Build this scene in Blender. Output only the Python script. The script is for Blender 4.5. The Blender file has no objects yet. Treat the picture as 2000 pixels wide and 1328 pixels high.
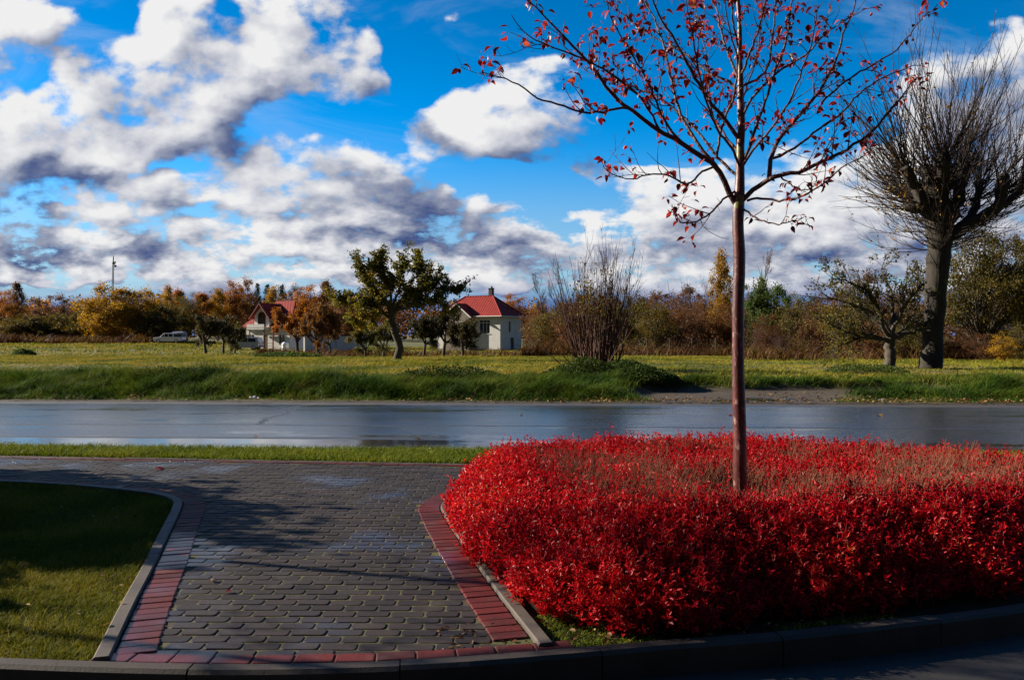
import bpy, math, random
import numpy as np

# ---------------------------------------------------------------- camera model
F, CX, HY, H = 1590.0, 1000.0, 655.0, 1.61     # focal length and horizon measured on the photograph, eye height (m)
def G(px, py, z=0.0):
    Y = F * (H - z) / (py - HY)
    return ((px - CX) / F * Y, Y, z)
def P(px, py, Y):
    return ((px - CX) / F * Y, Y, H + (HY - py) / F * Y)

scene = bpy.context.scene
col = scene.collection
cam_d = bpy.data.cameras.new("camera")
cam_d.sensor_width = 36.0
cam_d.lens = F / 2000.0 * 36.0
cam_d.shift_y = (HY - 664.0) / 2000.0
cam_d.clip_start, cam_d.clip_end = 0.05, 20000
cam = bpy.data.objects.new("camera", cam_d)
cam.location = (0, 0, H)
cam.rotation_euler = (math.radians(90), 0, 0)
col.objects.link(cam)
scene.camera = cam
scene.render.resolution_x, scene.render.resolution_y = 1024, 679
scene.view_settings.view_transform = 'Standard'
scene.view_settings.look = 'None'
scene.view_settings.gamma = 1.0
scene.view_settings.exposure = 1.15
scene.render.engine = 'CYCLES'
scene.cycles.use_denoising = True
scene.cycles.max_bounces = 6
scene.cycles.diffuse_bounces = 2
scene.cycles.glossy_bounces = 3
scene.cycles.transparent_max_bounces = 6

# ---------------------------------------------------------------- sun
SUN_AZ = math.atan2(-0.962, 0.276)             # left of the view and a little ahead of the camera
SUN_EL = math.radians(23.5)
sd = bpy.data.lights.new("sun", 'SUN')
sd.energy = 5.0
sd.angle = math.radians(0.53)
sd.color = (1.0, 0.90, 0.74)
so = bpy.data.objects.new("sun", sd)
so.rotation_euler = (math.pi / 2 - SUN_EL, 0, -SUN_AZ + math.pi)
so.location = (-30, 10, 30)
col.objects.link(so)

# ---------------------------------------------------------------- node helper
class NT:
    def __init__(s, tree): s.t = tree
    def n(s, typ, **kw):
        nd = s.t.nodes.new(typ)
        for k, v in kw.items(): setattr(nd, k, v)
        return nd
    def put(s, sock, v):
        if isinstance(v, bpy.types.NodeSocket): s.t.links.new(v, sock)
        elif v is not None: sock.default_value = v
    def m(s, op, a, b=None, c=None, clamp=False):
        nd = s.n('ShaderNodeMath', operation=op, use_clamp=clamp)
        for i, v in enumerate((a, b, c)): s.put(nd.inputs[i], v)
        return nd.outputs[0]
    def v(s, op, a, b=None, scale=None):
        nd = s.n('ShaderNodeVectorMath', operation=op)
        s.put(nd.inputs[0], a)
        if b is not None: s.put(nd.inputs[1], b)
        if scale is not None: s.put(nd.inputs['Scale'], scale)
        return nd.outputs['Value'] if op in ('LENGTH', 'DOT_PRODUCT', 'DISTANCE') else nd.outputs[0]
    def xyz(s, x, y, z):
        nd = s.n('ShaderNodeCombineXYZ')
        for i, v in enumerate((x, y, z)): s.put(nd.inputs[i], v)
        return nd.outputs[0]
    def sep(s, v):
        nd = s.n('ShaderNodeSeparateXYZ'); s.put(nd.inputs[0], v); return nd.outputs
    def noise(s, vec, scale, detail=2.0, rough=0.5, dist=0.0, out=0, dim='3D'):
        nd = s.n('ShaderNodeTexNoise', noise_dimensions=dim); s.put(nd.inputs['Vector'], vec)
        nd.inputs['Scale'].default_value = scale; nd.inputs['Detail'].default_value = detail
        nd.inputs['Roughness'].default_value = rough; nd.inputs['Distortion'].default_value = dist
        return nd.outputs[out]
    def voro(s, vec, scale, detail=0.0, rough=.5, feature='F1', out='Distance', smooth=None, rnd=1.0, dim='3D'):
        nd = s.n('ShaderNodeTexVoronoi', feature=feature, voronoi_dimensions=dim); s.put(nd.inputs['Vector'], vec)
        nd.inputs['Scale'].default_value = scale
        if 'Detail' in nd.inputs: nd.inputs['Detail'].default_value = detail; nd.inputs['Roughness'].default_value = rough
        if smooth is not None: nd.inputs['Smoothness'].default_value = smooth
        nd.inputs['Randomness'].default_value = rnd
        return nd.outputs[out]
    def ss(s, x, lo, hi, a=0.0, b=1.0, kind='SMOOTHSTEP'):
        nd = s.n('ShaderNodeMapRange', interpolation_type=kind)
        for i, v in enumerate((x, lo, hi, a, b)): s.put(nd.inputs[i], v)
        return nd.outputs[0]
    def mix(s, f, a, b, blend='MIX'):
        nd = s.n('ShaderNodeMix', data_type='RGBA', blend_type=blend)
        s.put(nd.inputs[0], f)
        for sock, v in ((nd.inputs[6], a), (nd.inputs[7], b)):
            s.put(sock, v if isinstance(v, bpy.types.NodeSocket) else (*v, 1.0))
        return nd.outputs[2]
    def ramp(s, f, stops, interp='LINEAR'):
        nd = s.n('ShaderNodeValToRGB'); s.put(nd.inputs[0], f)
        cr = nd.color_ramp; cr.interpolation = interp
        while len(cr.elements) < len(stops): cr.elements.new(0.5)
        for e, (p, c) in zip(cr.elements, stops): e.position = p; e.color = (*c, 1.0)
        return nd.outputs[0]
# ---------------------------------------------------------------- sky: Nishita air with procedural cumulus, fixed by direction
W = bpy.data.worlds.new("World")
scene.world = W
W.use_nodes = True
W.node_tree.nodes.clear()
W.cycles.sampling_method = 'MANUAL'
W.cycles.sample_map_resolution = 512
SKY_STRENGTH = 0.10

# cumulus masses: (px, py, rx, ry, rotation deg, amount) as read off the photograph, turned into sky directions
MASSES = [
 (60,90,120,120,0,.75),(190,185,220,140,0,1.0),(320,250,170,90,-12,.9),(240,120,120,80,0,.5),(380,70,110,90,0,.7),(420,190,110,90,0,.6),
 (560,75,170,95,0,.9),(655,120,120,90,-20,.6),(710,180,80,50,-40,.55),
 (60,320,110,80,0,.85),(20,270,60,40,0,.4),(185,355,75,50,0,.7),
 (545,285,120,85,0,1.5),(690,305,105,62,-15,1.35),(600,385,290,75,-5,1.25),(800,360,110,72,-30,1.25),(890,420,95,45,-20,1.15),(430,350,130,60,10,1.0),
 (1040,160,60,55,0,.9),(1010,235,150,105,-10,1.1),(1110,285,130,70,-20,.9),(925,190,80,60,30,.75),
 (825,240,75,38,-35,1.2),(870,290,75,38,-35,.9),(995,395,75,34,-10,.95),
 (280,410,130,60,0,1.1),(240,480,200,75,0,1.2),(100,440,140,65,0,1.0),(520,470,270,80,0,1.3),(760,460,270,65,-5,1.3),(960,475,230,65,0,1.3),
 (1160,455,210,60,0,1.2),(1320,400,150,65,5,1.0),(1450,450,240,85,0,1.15),(1590,360,190,95,0,1.1),(1690,420,210,110,0,1.0),(1250,515,380,50,0,1.15),
 (640,525,600,44,0,1.3),(230,540,300,36,0,1.1),(1900,190,210,130,0,.85),(1970,350,160,170,0,.8),(1850,480,270,110,0,1.0),(1500,540,420,44,0,1.1),
 (900,25,70,30,0,.35),(1250,370,110,50,0,.8),
 (-200,250,260,300,0,.9),(2250,250,320,300,0,.7),(-300,480,400,90,0,.7),(2400,500,420,100,0,.7),
 (300,-180,500,170,0,.8),(1200,-320,400,150,0,.6),
]
# heavier, shaded bodies and bases: (px, py, rx, ry, rot, amount)
SHADES = [
 (500,180,90,70,30,.55),(440,265,90,55,0,.6),(360,295,140,35,0,.55),(720,170,80,60,-35,.7),(280,220,100,60,-30,.25),
 (100,345,70,42,0,1.0),(190,352,45,28,0,.95),(40,470,90,85,0,1.1),(60,400,60,40,0,.5),
 (840,395,150,55,-22,.9),(690,360,150,50,-15,.5),(900,430,80,30,-15,.6),(700,452,130,26,0,.7),(830,470,160,26,0,.8),(930,480,130,24,0,.7),
 (1150,295,110,60,-25,.75),(1050,300,140,40,-10,.35),(860,285,90,38,-35,.75),(1000,400,90,30,-10,.7),
 (270,490,100,36,0,.7),(330,405,80,30,0,.45),(560,410,140,30,0,.25),
 (1200,480,200,40,0,.4),(1330,450,160,50,0,.3),(1560,500,330,50,0,.35),(1900,230,260,150,0,.55),(1890,420,260,140,0,.4),(1100,520,300,26,0,.4),
 (1440,400,120,40,0,.35),(140,500,160,25,0,.6),
]
HOLES = [(62,150,50,60,0,1.1),(210,38,65,58,10,1.1),(425,42,32,45,0,.8),(500,238,75,48,20,.9),(620,215,130,34,-8,1.1),(775,140,70,120,0,1.0),(330,338,120,24,0,.6),
 (960,352,130,40,-15,1.0),(735,265,60,34,-30,.7),(1140,388,150,28,0,.6),(95,392,80,22,0,.5),(385,428,60,22,0,.4),(560,435,150,14,4,.25),(1000,430,120,14,0,.35),(1330,250,220,110,0,.9),(905,95,90,60,0,.8),(30,505,60,18,0,.4)]
def holes(k, pw, acc):
    for (a, b, rx, ry, rot, amt) in HOLES:
        mp = k.n('ShaderNodeMapping', vector_type='TEXTURE')
        k.put(mp.inputs[0], pw)
        mp.inputs['Location'].default_value = ((a - CX) / F, (HY - b) / F, 0)
        mp.inputs['Rotation'].default_value = (0, 0, math.radians(rot))
        mp.inputs['Scale'].default_value = (1.75 * rx / F, 1.75 * ry / F, 1)
        gr = k.n('ShaderNodeTexGradient', gradient_type='QUADRATIC_SPHERE')
        k.put(gr.inputs[0], mp.outputs[0])
        acc = k.m('MULTIPLY_ADD', gr.outputs['Fac'], -amt * 1.15, acc)
    return acc
def cloud_group():
    t = bpy.data.node_groups.new("cumulus_amount", 'ShaderNodeTree')
    t.interface.new_socket("P", in_out='INPUT', socket_type='NodeSocketVector')
    t.interface.new_socket("Amount", in_out='OUTPUT', socket_type='NodeSocketFloat')
    t.interface.new_socket("Body", in_out='OUTPUT', socket_type='NodeSocketFloat')
    k = NT(t)
    gi = k.n('NodeGroupInput'); go = k.n('NodeGroupOutput')
    p = gi.outputs[0]
    x, y, _ = k.sep(p)
    st = k.xyz(x, k.m('MULTIPLY', y, 1.45), 3.7)
    wn = k.noise(st, 5.0, 3.0, .6, out=1, dim='2D')
    w = k.v('SCALE', k.v('SUBTRACT', wn, (.5, .5, .5)), scale=0.085)
    pw = k.v('ADD', p, w)
    acc = None
    for (a, b, rx, ry, rot, amt) in MASSES:
        mp = k.n('ShaderNodeMapping', vector_type='TEXTURE')
        k.put(mp.inputs[0], pw)
        mp.inputs['Location'].default_value = ((a - CX) / F, (HY - b) / F, 0)
        mp.inputs['Rotation'].default_value = (0, 0, math.radians(rot))
        mp.inputs['Scale'].default_value = (1.75 * rx / F, 1.75 * ry / F, 1)
        gr = k.n('ShaderNodeTexGradient', gradient_type='QUADRATIC_SPHERE')
        k.put(gr.inputs[0], mp.outputs[0])
        acc = k.m('MULTIPLY_ADD', gr.outputs['Fac'], amt * 2.45, acc if acc is not None else 0.0)
    acc = k.m('MINIMUM', acc, 1.04)
    acc = holes(k, pw, acc)
    acc = k.m('ADD', acc, k.m('MULTIPLY', k.m('MULTIPLY', k.ss(y, .20, .12, 0, 1), k.ss(y, .03, .06)), .07))
    # finer relief towards the horizon, where the clouds are farther away
    low = k.ss(y, 0.08, 0.26, 1.0, 0.0)
    n1 = k.noise(st, 7.5, 7.0, .60, dim='2D')
    st2 = k.xyz(x, k.m('MULTIPLY', y, 2.3), 1.3)
    n2 = k.noise(st2, 22.0, 6.0, .62, dim='2D')
    nn = k.m('ADD', k.m('MULTIPLY', n1, k.m('SUBTRACT', 1.0, k.m('MULTIPLY', low, .72))), k.m('MULTIPLY', n2, k.m('MULTIPLY', low, .72)))
    b1 = k.voro(k.v('ADD', st, k.v('SCALE', w, scale=.6)), 15.0, 2.0, .55, 'SMOOTH_F1', smooth=.35, dim='2D')
    r = k.m('MULTIPLY', k.m('SUBTRACT', nn, .5), k.m('MULTIPLY_ADD', low, .7, 1.9))
    r = k.m('ADD', r, k.m('MULTIPLY', k.m('SUBTRACT', .42, b1), k.m('MULTIPLY_ADD', low, .15, .38)))
    k.put(go.inputs[0], k.m('ADD', acc, r))
    s1 = k.noise(st, 7.5, 1.5, .5, dim='2D'); s2 = k.noise(st2, 17.0, 1.5, .5, dim='2D')
    s_ = k.m('ADD', k.m('MULTIPLY', k.m('SUBTRACT', s1, .5), k.m('SUBTRACT', 1.7, low)), k.m('MULTIPLY', k.m('SUBTRACT', s2, .5), k.m('MULTIPLY_ADD', low, .9, .15)))
    k.put(go.inputs[1], k.m('ADD', k.m('MULTIPLY', acc, .9), s_))
    return t
def build_world():
    k = NT(W.node_tree)
    CG = cloud_group()
    d = k.n('ShaderNodeTexCoord').outputs['Generated']
    x, y, z = k.sep(d)
    z = k.m('MAXIMUM', z, 0.0)
    yy = k.m('MAXIMUM', y, 0.06)
    u = k.m('DIVIDE', x, yy); v = k.m('DIVIDE', z, yy)
    p = k.xyz(u, v, 0.0)
    def amount(q):
        g = k.n('ShaderNodeGroup'); g.node_tree = CG; k.put(g.inputs[0], q); return g.outputs
    A, Ab = amount(p)
    B, _ = amount(k.v('ADD', p, (-0.012, 0.012, 0)))
    _, Bb = amount(k.v('ADD', p, (-0.045, 0.040, 0)))
    front = k.ss(y, 0.12, 0.35)
    dens = k.m('MULTIPLY', k.ss(A, 0.46, 0.86), front)
    # sunward slopes are bright, slopes facing away and thick bases grey-blue
    fine = k.m('SUBTRACT', A, B); body = k.m('SUBTRACT', Ab, Bb)
    lit = k.m('ADD', k.m('MULTIPLY_ADD', body, 0.42, 0.80), k.m('MULTIPLY', fine, .48))
    wn = k.noise(k.xyz(u, k.m('MULTIPLY', v, 1.5), .9), 9.0, 4.0, .6, out=1, dim='2D')
    pw = k.v('ADD', p, k.v('SCALE', k.v('SUBTRACT', wn, (.5, .5, .5)), scale=.075))
    sh = None
    for (a, b, rx, ry, rot, amt) in SHADES:
        mp = k.n('ShaderNodeMapping', vector_type='TEXTURE')
        k.put(mp.inputs[0], pw)
        mp.inputs['Location'].default_value = ((a - CX) / F, (HY - b) / F, 0)
        mp.inputs['Rotation'].default_value = (0, 0, math.radians(rot))
        mp.inputs['Scale'].default_value = (1.6 * rx / F, 1.6 * ry / F, 1)
        gr = k.n('ShaderNodeTexGradient', gradient_type='QUADRATIC_SPHERE')
        k.put(gr.inputs[0], mp.outputs[0])
        sh = k.m('MULTIPLY_ADD', gr.outputs['Fac'], amt * 1.9, sh if sh is not None else 0.0)
    sh = k.m('MULTIPLY', k.m('MINIMUM', sh, 1.0), .84)
    lit = k.m('SUBTRACT', lit, k.m('MULTIPLY', sh, .62), clamp=True)
    K = 1.0 / SKY_STRENGTH
    cc = k.ramp(lit, [(0.0, (.012, .026, .095)), (.25, (.058, .074, .135)), (.52, (.150, .165, .212)), (.78, (.295, .300, .325)), (1.0, (.39, .39, .39))])
    # clear air
    sky = k.n('ShaderNodeTexSky', sky_type='NISHITA')
    sky.sun_disc = False
    sky.sun_elevation = SUN_EL
    sky.sun_rotation = SUN_AZ
    sky.air_density = 1.0; sky.dust_density = 0.3; sky.ozone_density = 2.0
    sb = k.v('MULTIPLY', sky.outputs[0], (SKY_STRENGTH * .36, SKY_STRENGTH * .50, SKY_STRENGTH * .64))
    hs = k.n('ShaderNodeHueSaturation'); hs.inputs['Saturation'].default_value = 1.30; hs.inputs['Value'].default_value = 1.0
    k.put(hs.inputs['Color'], sb)
    air = k.v('SCALE', hs.outputs[0], scale=k.ss(v, .20, .42, 1.28, 1.0))
    air = k.mix(k.ss(v, .24, .07, 0, .62), air, (.165, .235, .300))
    # blue-grey stratus bank low over the horizon
    st = k.noise(k.xyz(k.m('MULTIPLY', u, 3.0), k.m('MULTIPLY', v, 38.0), 0), 1.6, 4.0, .6, dim='2D')
    bank = k.m('MULTIPLY', k.ss(v, 0.032, 0.074, 1.0, 0.0), k.ss(v, -.05, -.02))
    bcol = k.ramp(st, [(.35, (.012, .036, .135)), (.52, (.028, .064, .20)), (.68, (.13, .17, .28))])
    ci = k.noise(k.xyz(k.m('MULTIPLY_ADD', v, .8, u), k.m('MULTIPLY', v, 3.0), 2), 3.2, 6.0, .62, .6, dim='2D')
    air = k.mix(k.m('MULTIPLY', k.ss(ci, .46, .80), .26), air, (.26, .28, .33))
    c = k.mix(dens, air, cc)
    c = k.mix(k.m('MULTIPLY', bank, k.m('MULTIPLY', front, .88)), c, bcol)
    # unseen dark sky added behind the viewer to cut fill light in front
    dim_n = k.noise(d, 2.5, 4.0, .6)
    back = k.m('MULTIPLY', k.ss(k.m('SUBTRACT', k.m('MULTIPLY', y, -1.0), k.m('MULTIPLY', k.m('SUBTRACT', dim_n, .5), .5)), -.12, .22), k.ss(z, .62, .92, 1, 0))
    c = k.mix(back, c, k.ramp(dim_n, [(.3, (.010, .014, .024)), (.7, (.026, .032, .046))]))
    bg = k.n('ShaderNodeBackground')
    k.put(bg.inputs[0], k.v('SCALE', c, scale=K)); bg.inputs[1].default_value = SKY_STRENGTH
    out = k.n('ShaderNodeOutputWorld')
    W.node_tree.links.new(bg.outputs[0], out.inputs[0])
build_world()
# ---------------------------------------------------------------- mesh helpers
def mesh_from(name, verts, faces, mats=(), mat_idx=None, smooth=False):
    """verts: (n,3) array; faces: list of index arrays, each (m,k)"""
    me = bpy.data.meshes.new(name)
    verts = np.asarray(verts, dtype=np.float32)
    faces = [np.asarray(f, dtype=np.int32) for f in faces if len(f)]
    nl = sum(f.size for f in faces); nf = sum(len(f) for f in faces)
    me.vertices.add(len(verts)); me.loops.add(nl); me.polygons.add(nf)
    me.vertices.foreach_set("co", verts.ravel())
    me.loops.foreach_set("vertex_index", np.concatenate([f.ravel() for f in faces]))
    tot = np.concatenate([np.full(len(f), f.shape[1], np.int32) for f in faces])
    st = np.zeros(nf, np.int32); st[1:] = np.cumsum(tot)[:-1]
    me.polygons.foreach_set("loop_start", st)
    me.polygons.foreach_set("loop_total", tot)
    if mat_idx is not None: me.polygons.foreach_set("material_index", np.asarray(mat_idx, np.int32))
    me.polygons.foreach_set("use_smooth", np.full(nf, bool(smooth)))
    for m in mats: me.materials.append(m)
    me.update(calc_edges=True)
    return me
def link(name, me, parent=None, loc=None):
    o = bpy.data.objects.new(name, me); col.objects.link(o)
    if parent is not None: o.parent = parent
    if loc is not None: o.location = loc
    return o
def tag(o, label=None, cat=None, group=None, kind=None):
    for k_, v_ in (('label', label), ('category', cat), ('group', group), ('kind', kind)):
        if v_: o[k_] = v_
    return o
def empty(name, loc=(0, 0, 0), rz=0.0):
    o = bpy.data.objects.new(name, None); col.objects.link(o)
    o.location = loc; o.rotation_euler = (0, 0, rz); o.empty_display_size = .2
    return o
def unit(v):
    v = np.asarray(v, float)
    return v / np.maximum(np.linalg.norm(v, axis=-1, keepdims=True), 1e-9)

class MB:
    """collects arrays, builds one mesh"""
    def __init__(s): s.V = []; s.Fs = []; s.M = []; s.n = 0
    def add(s, v, *faces, mi=0):
        v = np.asarray(v, float).reshape(-1, 3)
        s.V.append(v)
        for f in faces:
            f = np.asarray(f, np.int64)
            if f.size == 0: continue
            if f.ndim == 1: f = f[None]
            s.Fs.append(f + s.n); s.M.append(np.full(len(f), mi))
        s.n += len(v)
    def mesh(s, name, *mats, smooth=False):
        return mesh_from(name, np.concatenate(s.V), s.Fs, mats, np.concatenate(s.M), smooth)
    def obj(s, name, mats, parent=None, smooth=False, loc=None):
        if not isinstance(mats, (list, tuple)): mats = [mats]
        return link(name, s.mesh(name, *mats, smooth=smooth), parent, loc)
    # --- shapes
    def tubes(s, Pts, R, k=5, mi=0, cap=False):
        """Pts (m,n,3), R (m,n): m tubes of n rings each"""
        Pts = np.asarray(Pts, float); R = np.asarray(R, float)
        if Pts.ndim == 2: Pts = Pts[None]; R = R[None]
        m, n, _ = Pts.shape
        T = np.empty_like(Pts)
        T[:, 1:-1] = Pts[:, 2:] - Pts[:, :-2]; T[:, 0] = Pts[:, 1] - Pts[:, 0]; T[:, -1] = Pts[:, -1] - Pts[:, -2]
        T = unit(T)
        mean = unit(Pts[:, -1] - Pts[:, 0])
        ref = np.where(np.abs(mean[:, 2:3]) < .75, np.array([[0, 0, 1.]]), np.array([[.83, .56, 0]]))
        A = unit(np.cross(T, ref[:, None, :])); B = np.cross(T, A)
        a = np.arange(k) / k * 2 * math.pi
        ring = A[:, :, None, :] * np.cos(a)[None, None, :, None] + B[:, :, None, :] * np.sin(a)[None, None, :, None]
        V = Pts[:, :, None, :] + ring * R[:, :, None, None]
        idx = np.arange(m * n * k).reshape(m, n, k)
        a0 = idx[:, :-1, :]; a1 = np.roll(a0, -1, 2); b0 = idx[:, 1:, :]; b1 = np.roll(b0, -1, 2)
        q = np.stack([a0, b0, b1, a1], -1).reshape(-1, 4)
        f = [q]
        if cap: f += [idx[:, -1, :].reshape(m, k)[:, ::-1], idx[:, 0, :].reshape(m, k)]
        s.add(V, *f, mi=mi)
    def leaves(s, p, d, nrm, L, Wd, fold=.25, curl=0.0, mi=0):
        """pointed oval leaves folded on the midrib: base p, axis d, upper side nrm"""
        p = np.asarray(p, float); d = unit(d); sd = unit(np.cross(d, nrm)); up = np.cross(sd, d)
        m = len(p); L = np.broadcast_to(np.asarray(L, float), (m,))[:, None]; Wd = np.broadcast_to(np.asarray(Wd, float), (m,))[:, None]
        def at(t, x, h): return p + d * L * t + sd * Wd * x + up * (Wd * h - L * curl * t * t)
        V = np.stack([at(0, 0, 0), at(.3, -.46, fold), at(.68, -.40, fold), at(1, 0, 0), at(.68, .40, fold), at(.3, .46, fold)], 1)
        i = np.arange(m)[:, None] * 6
        s.add(V, i + np.array([[0, 3, 2, 1]]), i + np.array([[0, 5, 4, 3]]), mi=mi)
    def curled_leaves(s, p, d, nrm, L, Wd, fold=.2, curl=.4, mi=0):
        """finer leaves for the near tree: four cross rows, bent along the midrib"""
        p = np.asarray(p, float); d = unit(d); sd = unit(np.cross(d, nrm)); up = np.cross(sd, d)
        m = len(p); bc = lambda a: np.broadcast_to(np.asarray(a, float), (m,))[:, None]
        L, Wd, curl = bc(L), bc(Wd), bc(curl)
        def at(t, x, h):
            th = curl * t * 1.6
            ax = np.sin(th) / np.maximum(curl * 1.6, 1e-3) if True else t
            hz = (1 - np.cos(th)) / np.maximum(curl * 1.6, 1e-3)
            return p + d * L * ax - up * L * hz + sd * Wd * x + up * Wd * h
        rows = []
        for t, w in ((.10, .06), (.32, .46), (.6, .44), (.84, .2)):
            rows += [at(t, -w, fold * w * 2), at(t, 0, 0), at(t, w, fold * w * 2)]
        V = np.stack([at(0, 0, 0)] + rows + [at(1, 0, 0)], 1)
        i = np.arange(m)[:, None] * 14
        fs = [i + np.array([[0, 2, 1]]), i + np.array([[0, 3, 2]]), i + np.array([[10, 11, 13]]), i + np.array([[11, 12, 13]])]
        qs = []
        for r in range(3):
            b = 1 + r * 3
            qs += [i + np.array([[b, b + 1, b + 4, b + 3]]), i + np.array([[b + 1, b + 2, b + 5, b + 4]])]
        s.add(V, *fs, *qs, mi=mi)
    def box(s, c, size, rz=0.0, mi=0, bevel=0.0):
        cx, cy, cz = c; sx, sy, sz = [q / 2 for q in size]
        if bevel > 0:
            return s.prism([(-sx, -sy), (sx, -sy), (sx, sy), (-sx, sy)], cz - sz, cz + sz, (cx, cy), rz, mi, bevel)
        v = np.array([[x, y, z] for z in (-sz, sz) for x, y in ((-sx, -sy), (sx, -sy), (sx, sy), (-sx, sy))])
        s.add(rot_z(v, rz) + np.array([cx, cy, cz]), [[3, 2, 1, 0], [4, 5, 6, 7], [0, 1, 5, 4], [1, 2, 6, 5], [2, 3, 7, 6], [3, 0, 4, 7]], mi=mi)
    def prism(s, poly, z0, z1, at=(0, 0), rz=0.0, mi=0, bevel=0.0):
        poly = np.asarray(poly, float); n = len(poly)
        rings = [(poly, z0)]
        if bevel > 0:
            cen = poly.mean(0)
            dv = poly - cen
            inn = cen + dv * np.maximum(0, 1 - bevel / np.maximum(np.abs(dv), 1e-6))
            rings += [(poly, z1 - bevel), (inn, z1)]
        else: rings += [(poly, z1)]
        v = np.concatenate([np.column_stack([r, np.full(n, z)]) for r, z in rings])
        fs = [np.arange(n)[::-1][None], (np.arange(n) + n * (len(rings) - 1))[None]]
        for r in range(len(rings) - 1):
            i = np.arange(n); j = (i + 1) % n
            fs.append(np.stack([i + r * n, j + r * n, j + (r + 1) * n, i + (r + 1) * n], 1))
        s.add(rot_z(v, rz) + np.array([at[0], at[1], 0]), *fs, mi=mi)
    def poly(s, pts, mi=0):
        s.add(pts, [list(range(len(pts)))], mi=mi)
def rot_z(v, a):
    v = np.asarray(v, float); c, s_ = math.cos(a), math.sin(a)
    return np.column_stack([v[:, 0] * c - v[:, 1] * s_, v[:, 0] * s_ + v[:, 1] * c, v[:, 2]])
def smooth_line(pts, step):
    """Catmull-Rom through pts, resampled at equal steps"""
    p = np.asarray(pts, float); p = np.vstack([2 * p[0] - p[1], p, 2 * p[-1] - p[-2]])
    out = []
    for i in range(1, len(p) - 2):
        t = np.linspace(0, 1, 24, endpoint=False)[:, None]
        a, b, c, d = p[i - 1], p[i], p[i + 1], p[i + 2]
        out.append(.5 * (2 * b + (c - a) * t + (2 * a - 5 * b + 4 * c - d) * t * t + (3 * b - a - 3 * c + d) * t ** 3))
    q = np.vstack(out + [p[-2][None]])
    return resample(q, step)
def resample(q, step=None, n=None):
    L = np.concatenate([[0], np.cumsum(np.linalg.norm(np.diff(q, axis=0), axis=1))])
    n = n or max(2, int(round(L[-1] / step)) + 1)
    t = np.linspace(0, L[-1], n)
    return np.column_stack([np.interp(t, L, q[:, i]) for i in range(q.shape[1])])
def offset(line, d):
    """parallel line, d to the left of the direction of travel (2-D)"""
    t = np.gradient(line[:, :2], axis=0); t = unit(t)
    return line[:, :2] + np.column_stack([-t[:, 1], t[:, 0]]) * d
def inside(poly, x, y):
    poly = np.asarray(poly, float); r = np.zeros(np.shape(x), bool)
    j = len(poly) - 1
    for i in range(len(poly)):
        xi, yi = poly[i]; xj, yj = poly[j]
        if yi != yj: r ^= ((yi > y) != (yj > y)) & (x < (xj - xi) * (y - yi) / (yj - yi) + xi)
        j = i
    return r
def edge_dist(poly, x, y):
    poly = np.asarray(poly, float); d = np.full(np.shape(x), 1e9)
    for i in range(len(poly)):
        a, b = poly[i], poly[(i + 1) % len(poly)]
        ab = b - a; t = np.clip(((x - a[0]) * ab[0] + (y - a[1]) * ab[1]) / max(ab @ ab, 1e-9), 0, 1)
        d = np.minimum(d, np.hypot(x - a[0] - t * ab[0], y - a[1] - t * ab[1]))
    return d
def S(a, b, x):
    t = np.clip((np.asarray(x, float) - a) / (b - a), 0, 1); return t * t * (3 - 2 * t)
_ns = np.random.default_rng(5)
_NW = [(_ns.normal(size=2), _ns.uniform(0, 6.28)) for _ in range(24)]
def wob(x, y, scale, seed=0):
    """cheap smooth 2-D noise, about -1..1"""
    r = 0
    for i in range(6):
        d, ph = _NW[(i + seed * 5) % 24]
        r = r + np.sin((x * d[0] + y * d[1]) * (1 + .55 * i) / scale + ph + seed * 1.7) / (1 + .5 * i)
    return r / 2.4
# ---------------------------------------------------------------- materials (all procedural)
def mat(name):
    m = bpy.data.materials.new(name); m.use_nodes = True
    m.node_tree.nodes.clear()
    return m, NT(m.node_tree)
def principled(k, color, rough=.7, spec=.5, normal=None, metallic=0.0, **kw):
    b = k.n('ShaderNodeBsdfPrincipled')
    k.put(b.inputs['Base Color'], color if isinstance(color, bpy.types.NodeSocket) else (*color, 1))
    k.put(b.inputs['Roughness'], rough); k.put(b.inputs['Specular IOR Level'], spec); k.put(b.inputs['Metallic'], metallic)
    if normal is not None: k.put(b.inputs['Normal'], normal)
    for n_, v_ in kw.items(): k.put(b.inputs[n_], v_)
    return b.outputs[0]
def finish(m, k, sh):
    o = k.n('ShaderNodeOutputMaterial'); k.put(o.inputs[0], sh); return m
def bump(k, h, strength=.4, dist=.02):
    b = k.n('ShaderNodeBump'); k.put(b.inputs['Height'], h); b.inputs['Strength'].default_value = strength; b.inputs['Distance'].default_value = dist
    return b.outputs[0]
def obco(k): return k.n('ShaderNodeTexCoord').outputs['Object']
def wpos(k): return k.n('ShaderNodeNewGeometry').outputs['Position']
def island(k): return k.n('ShaderNodeNewGeometry').outputs['Random Per Island']

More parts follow.
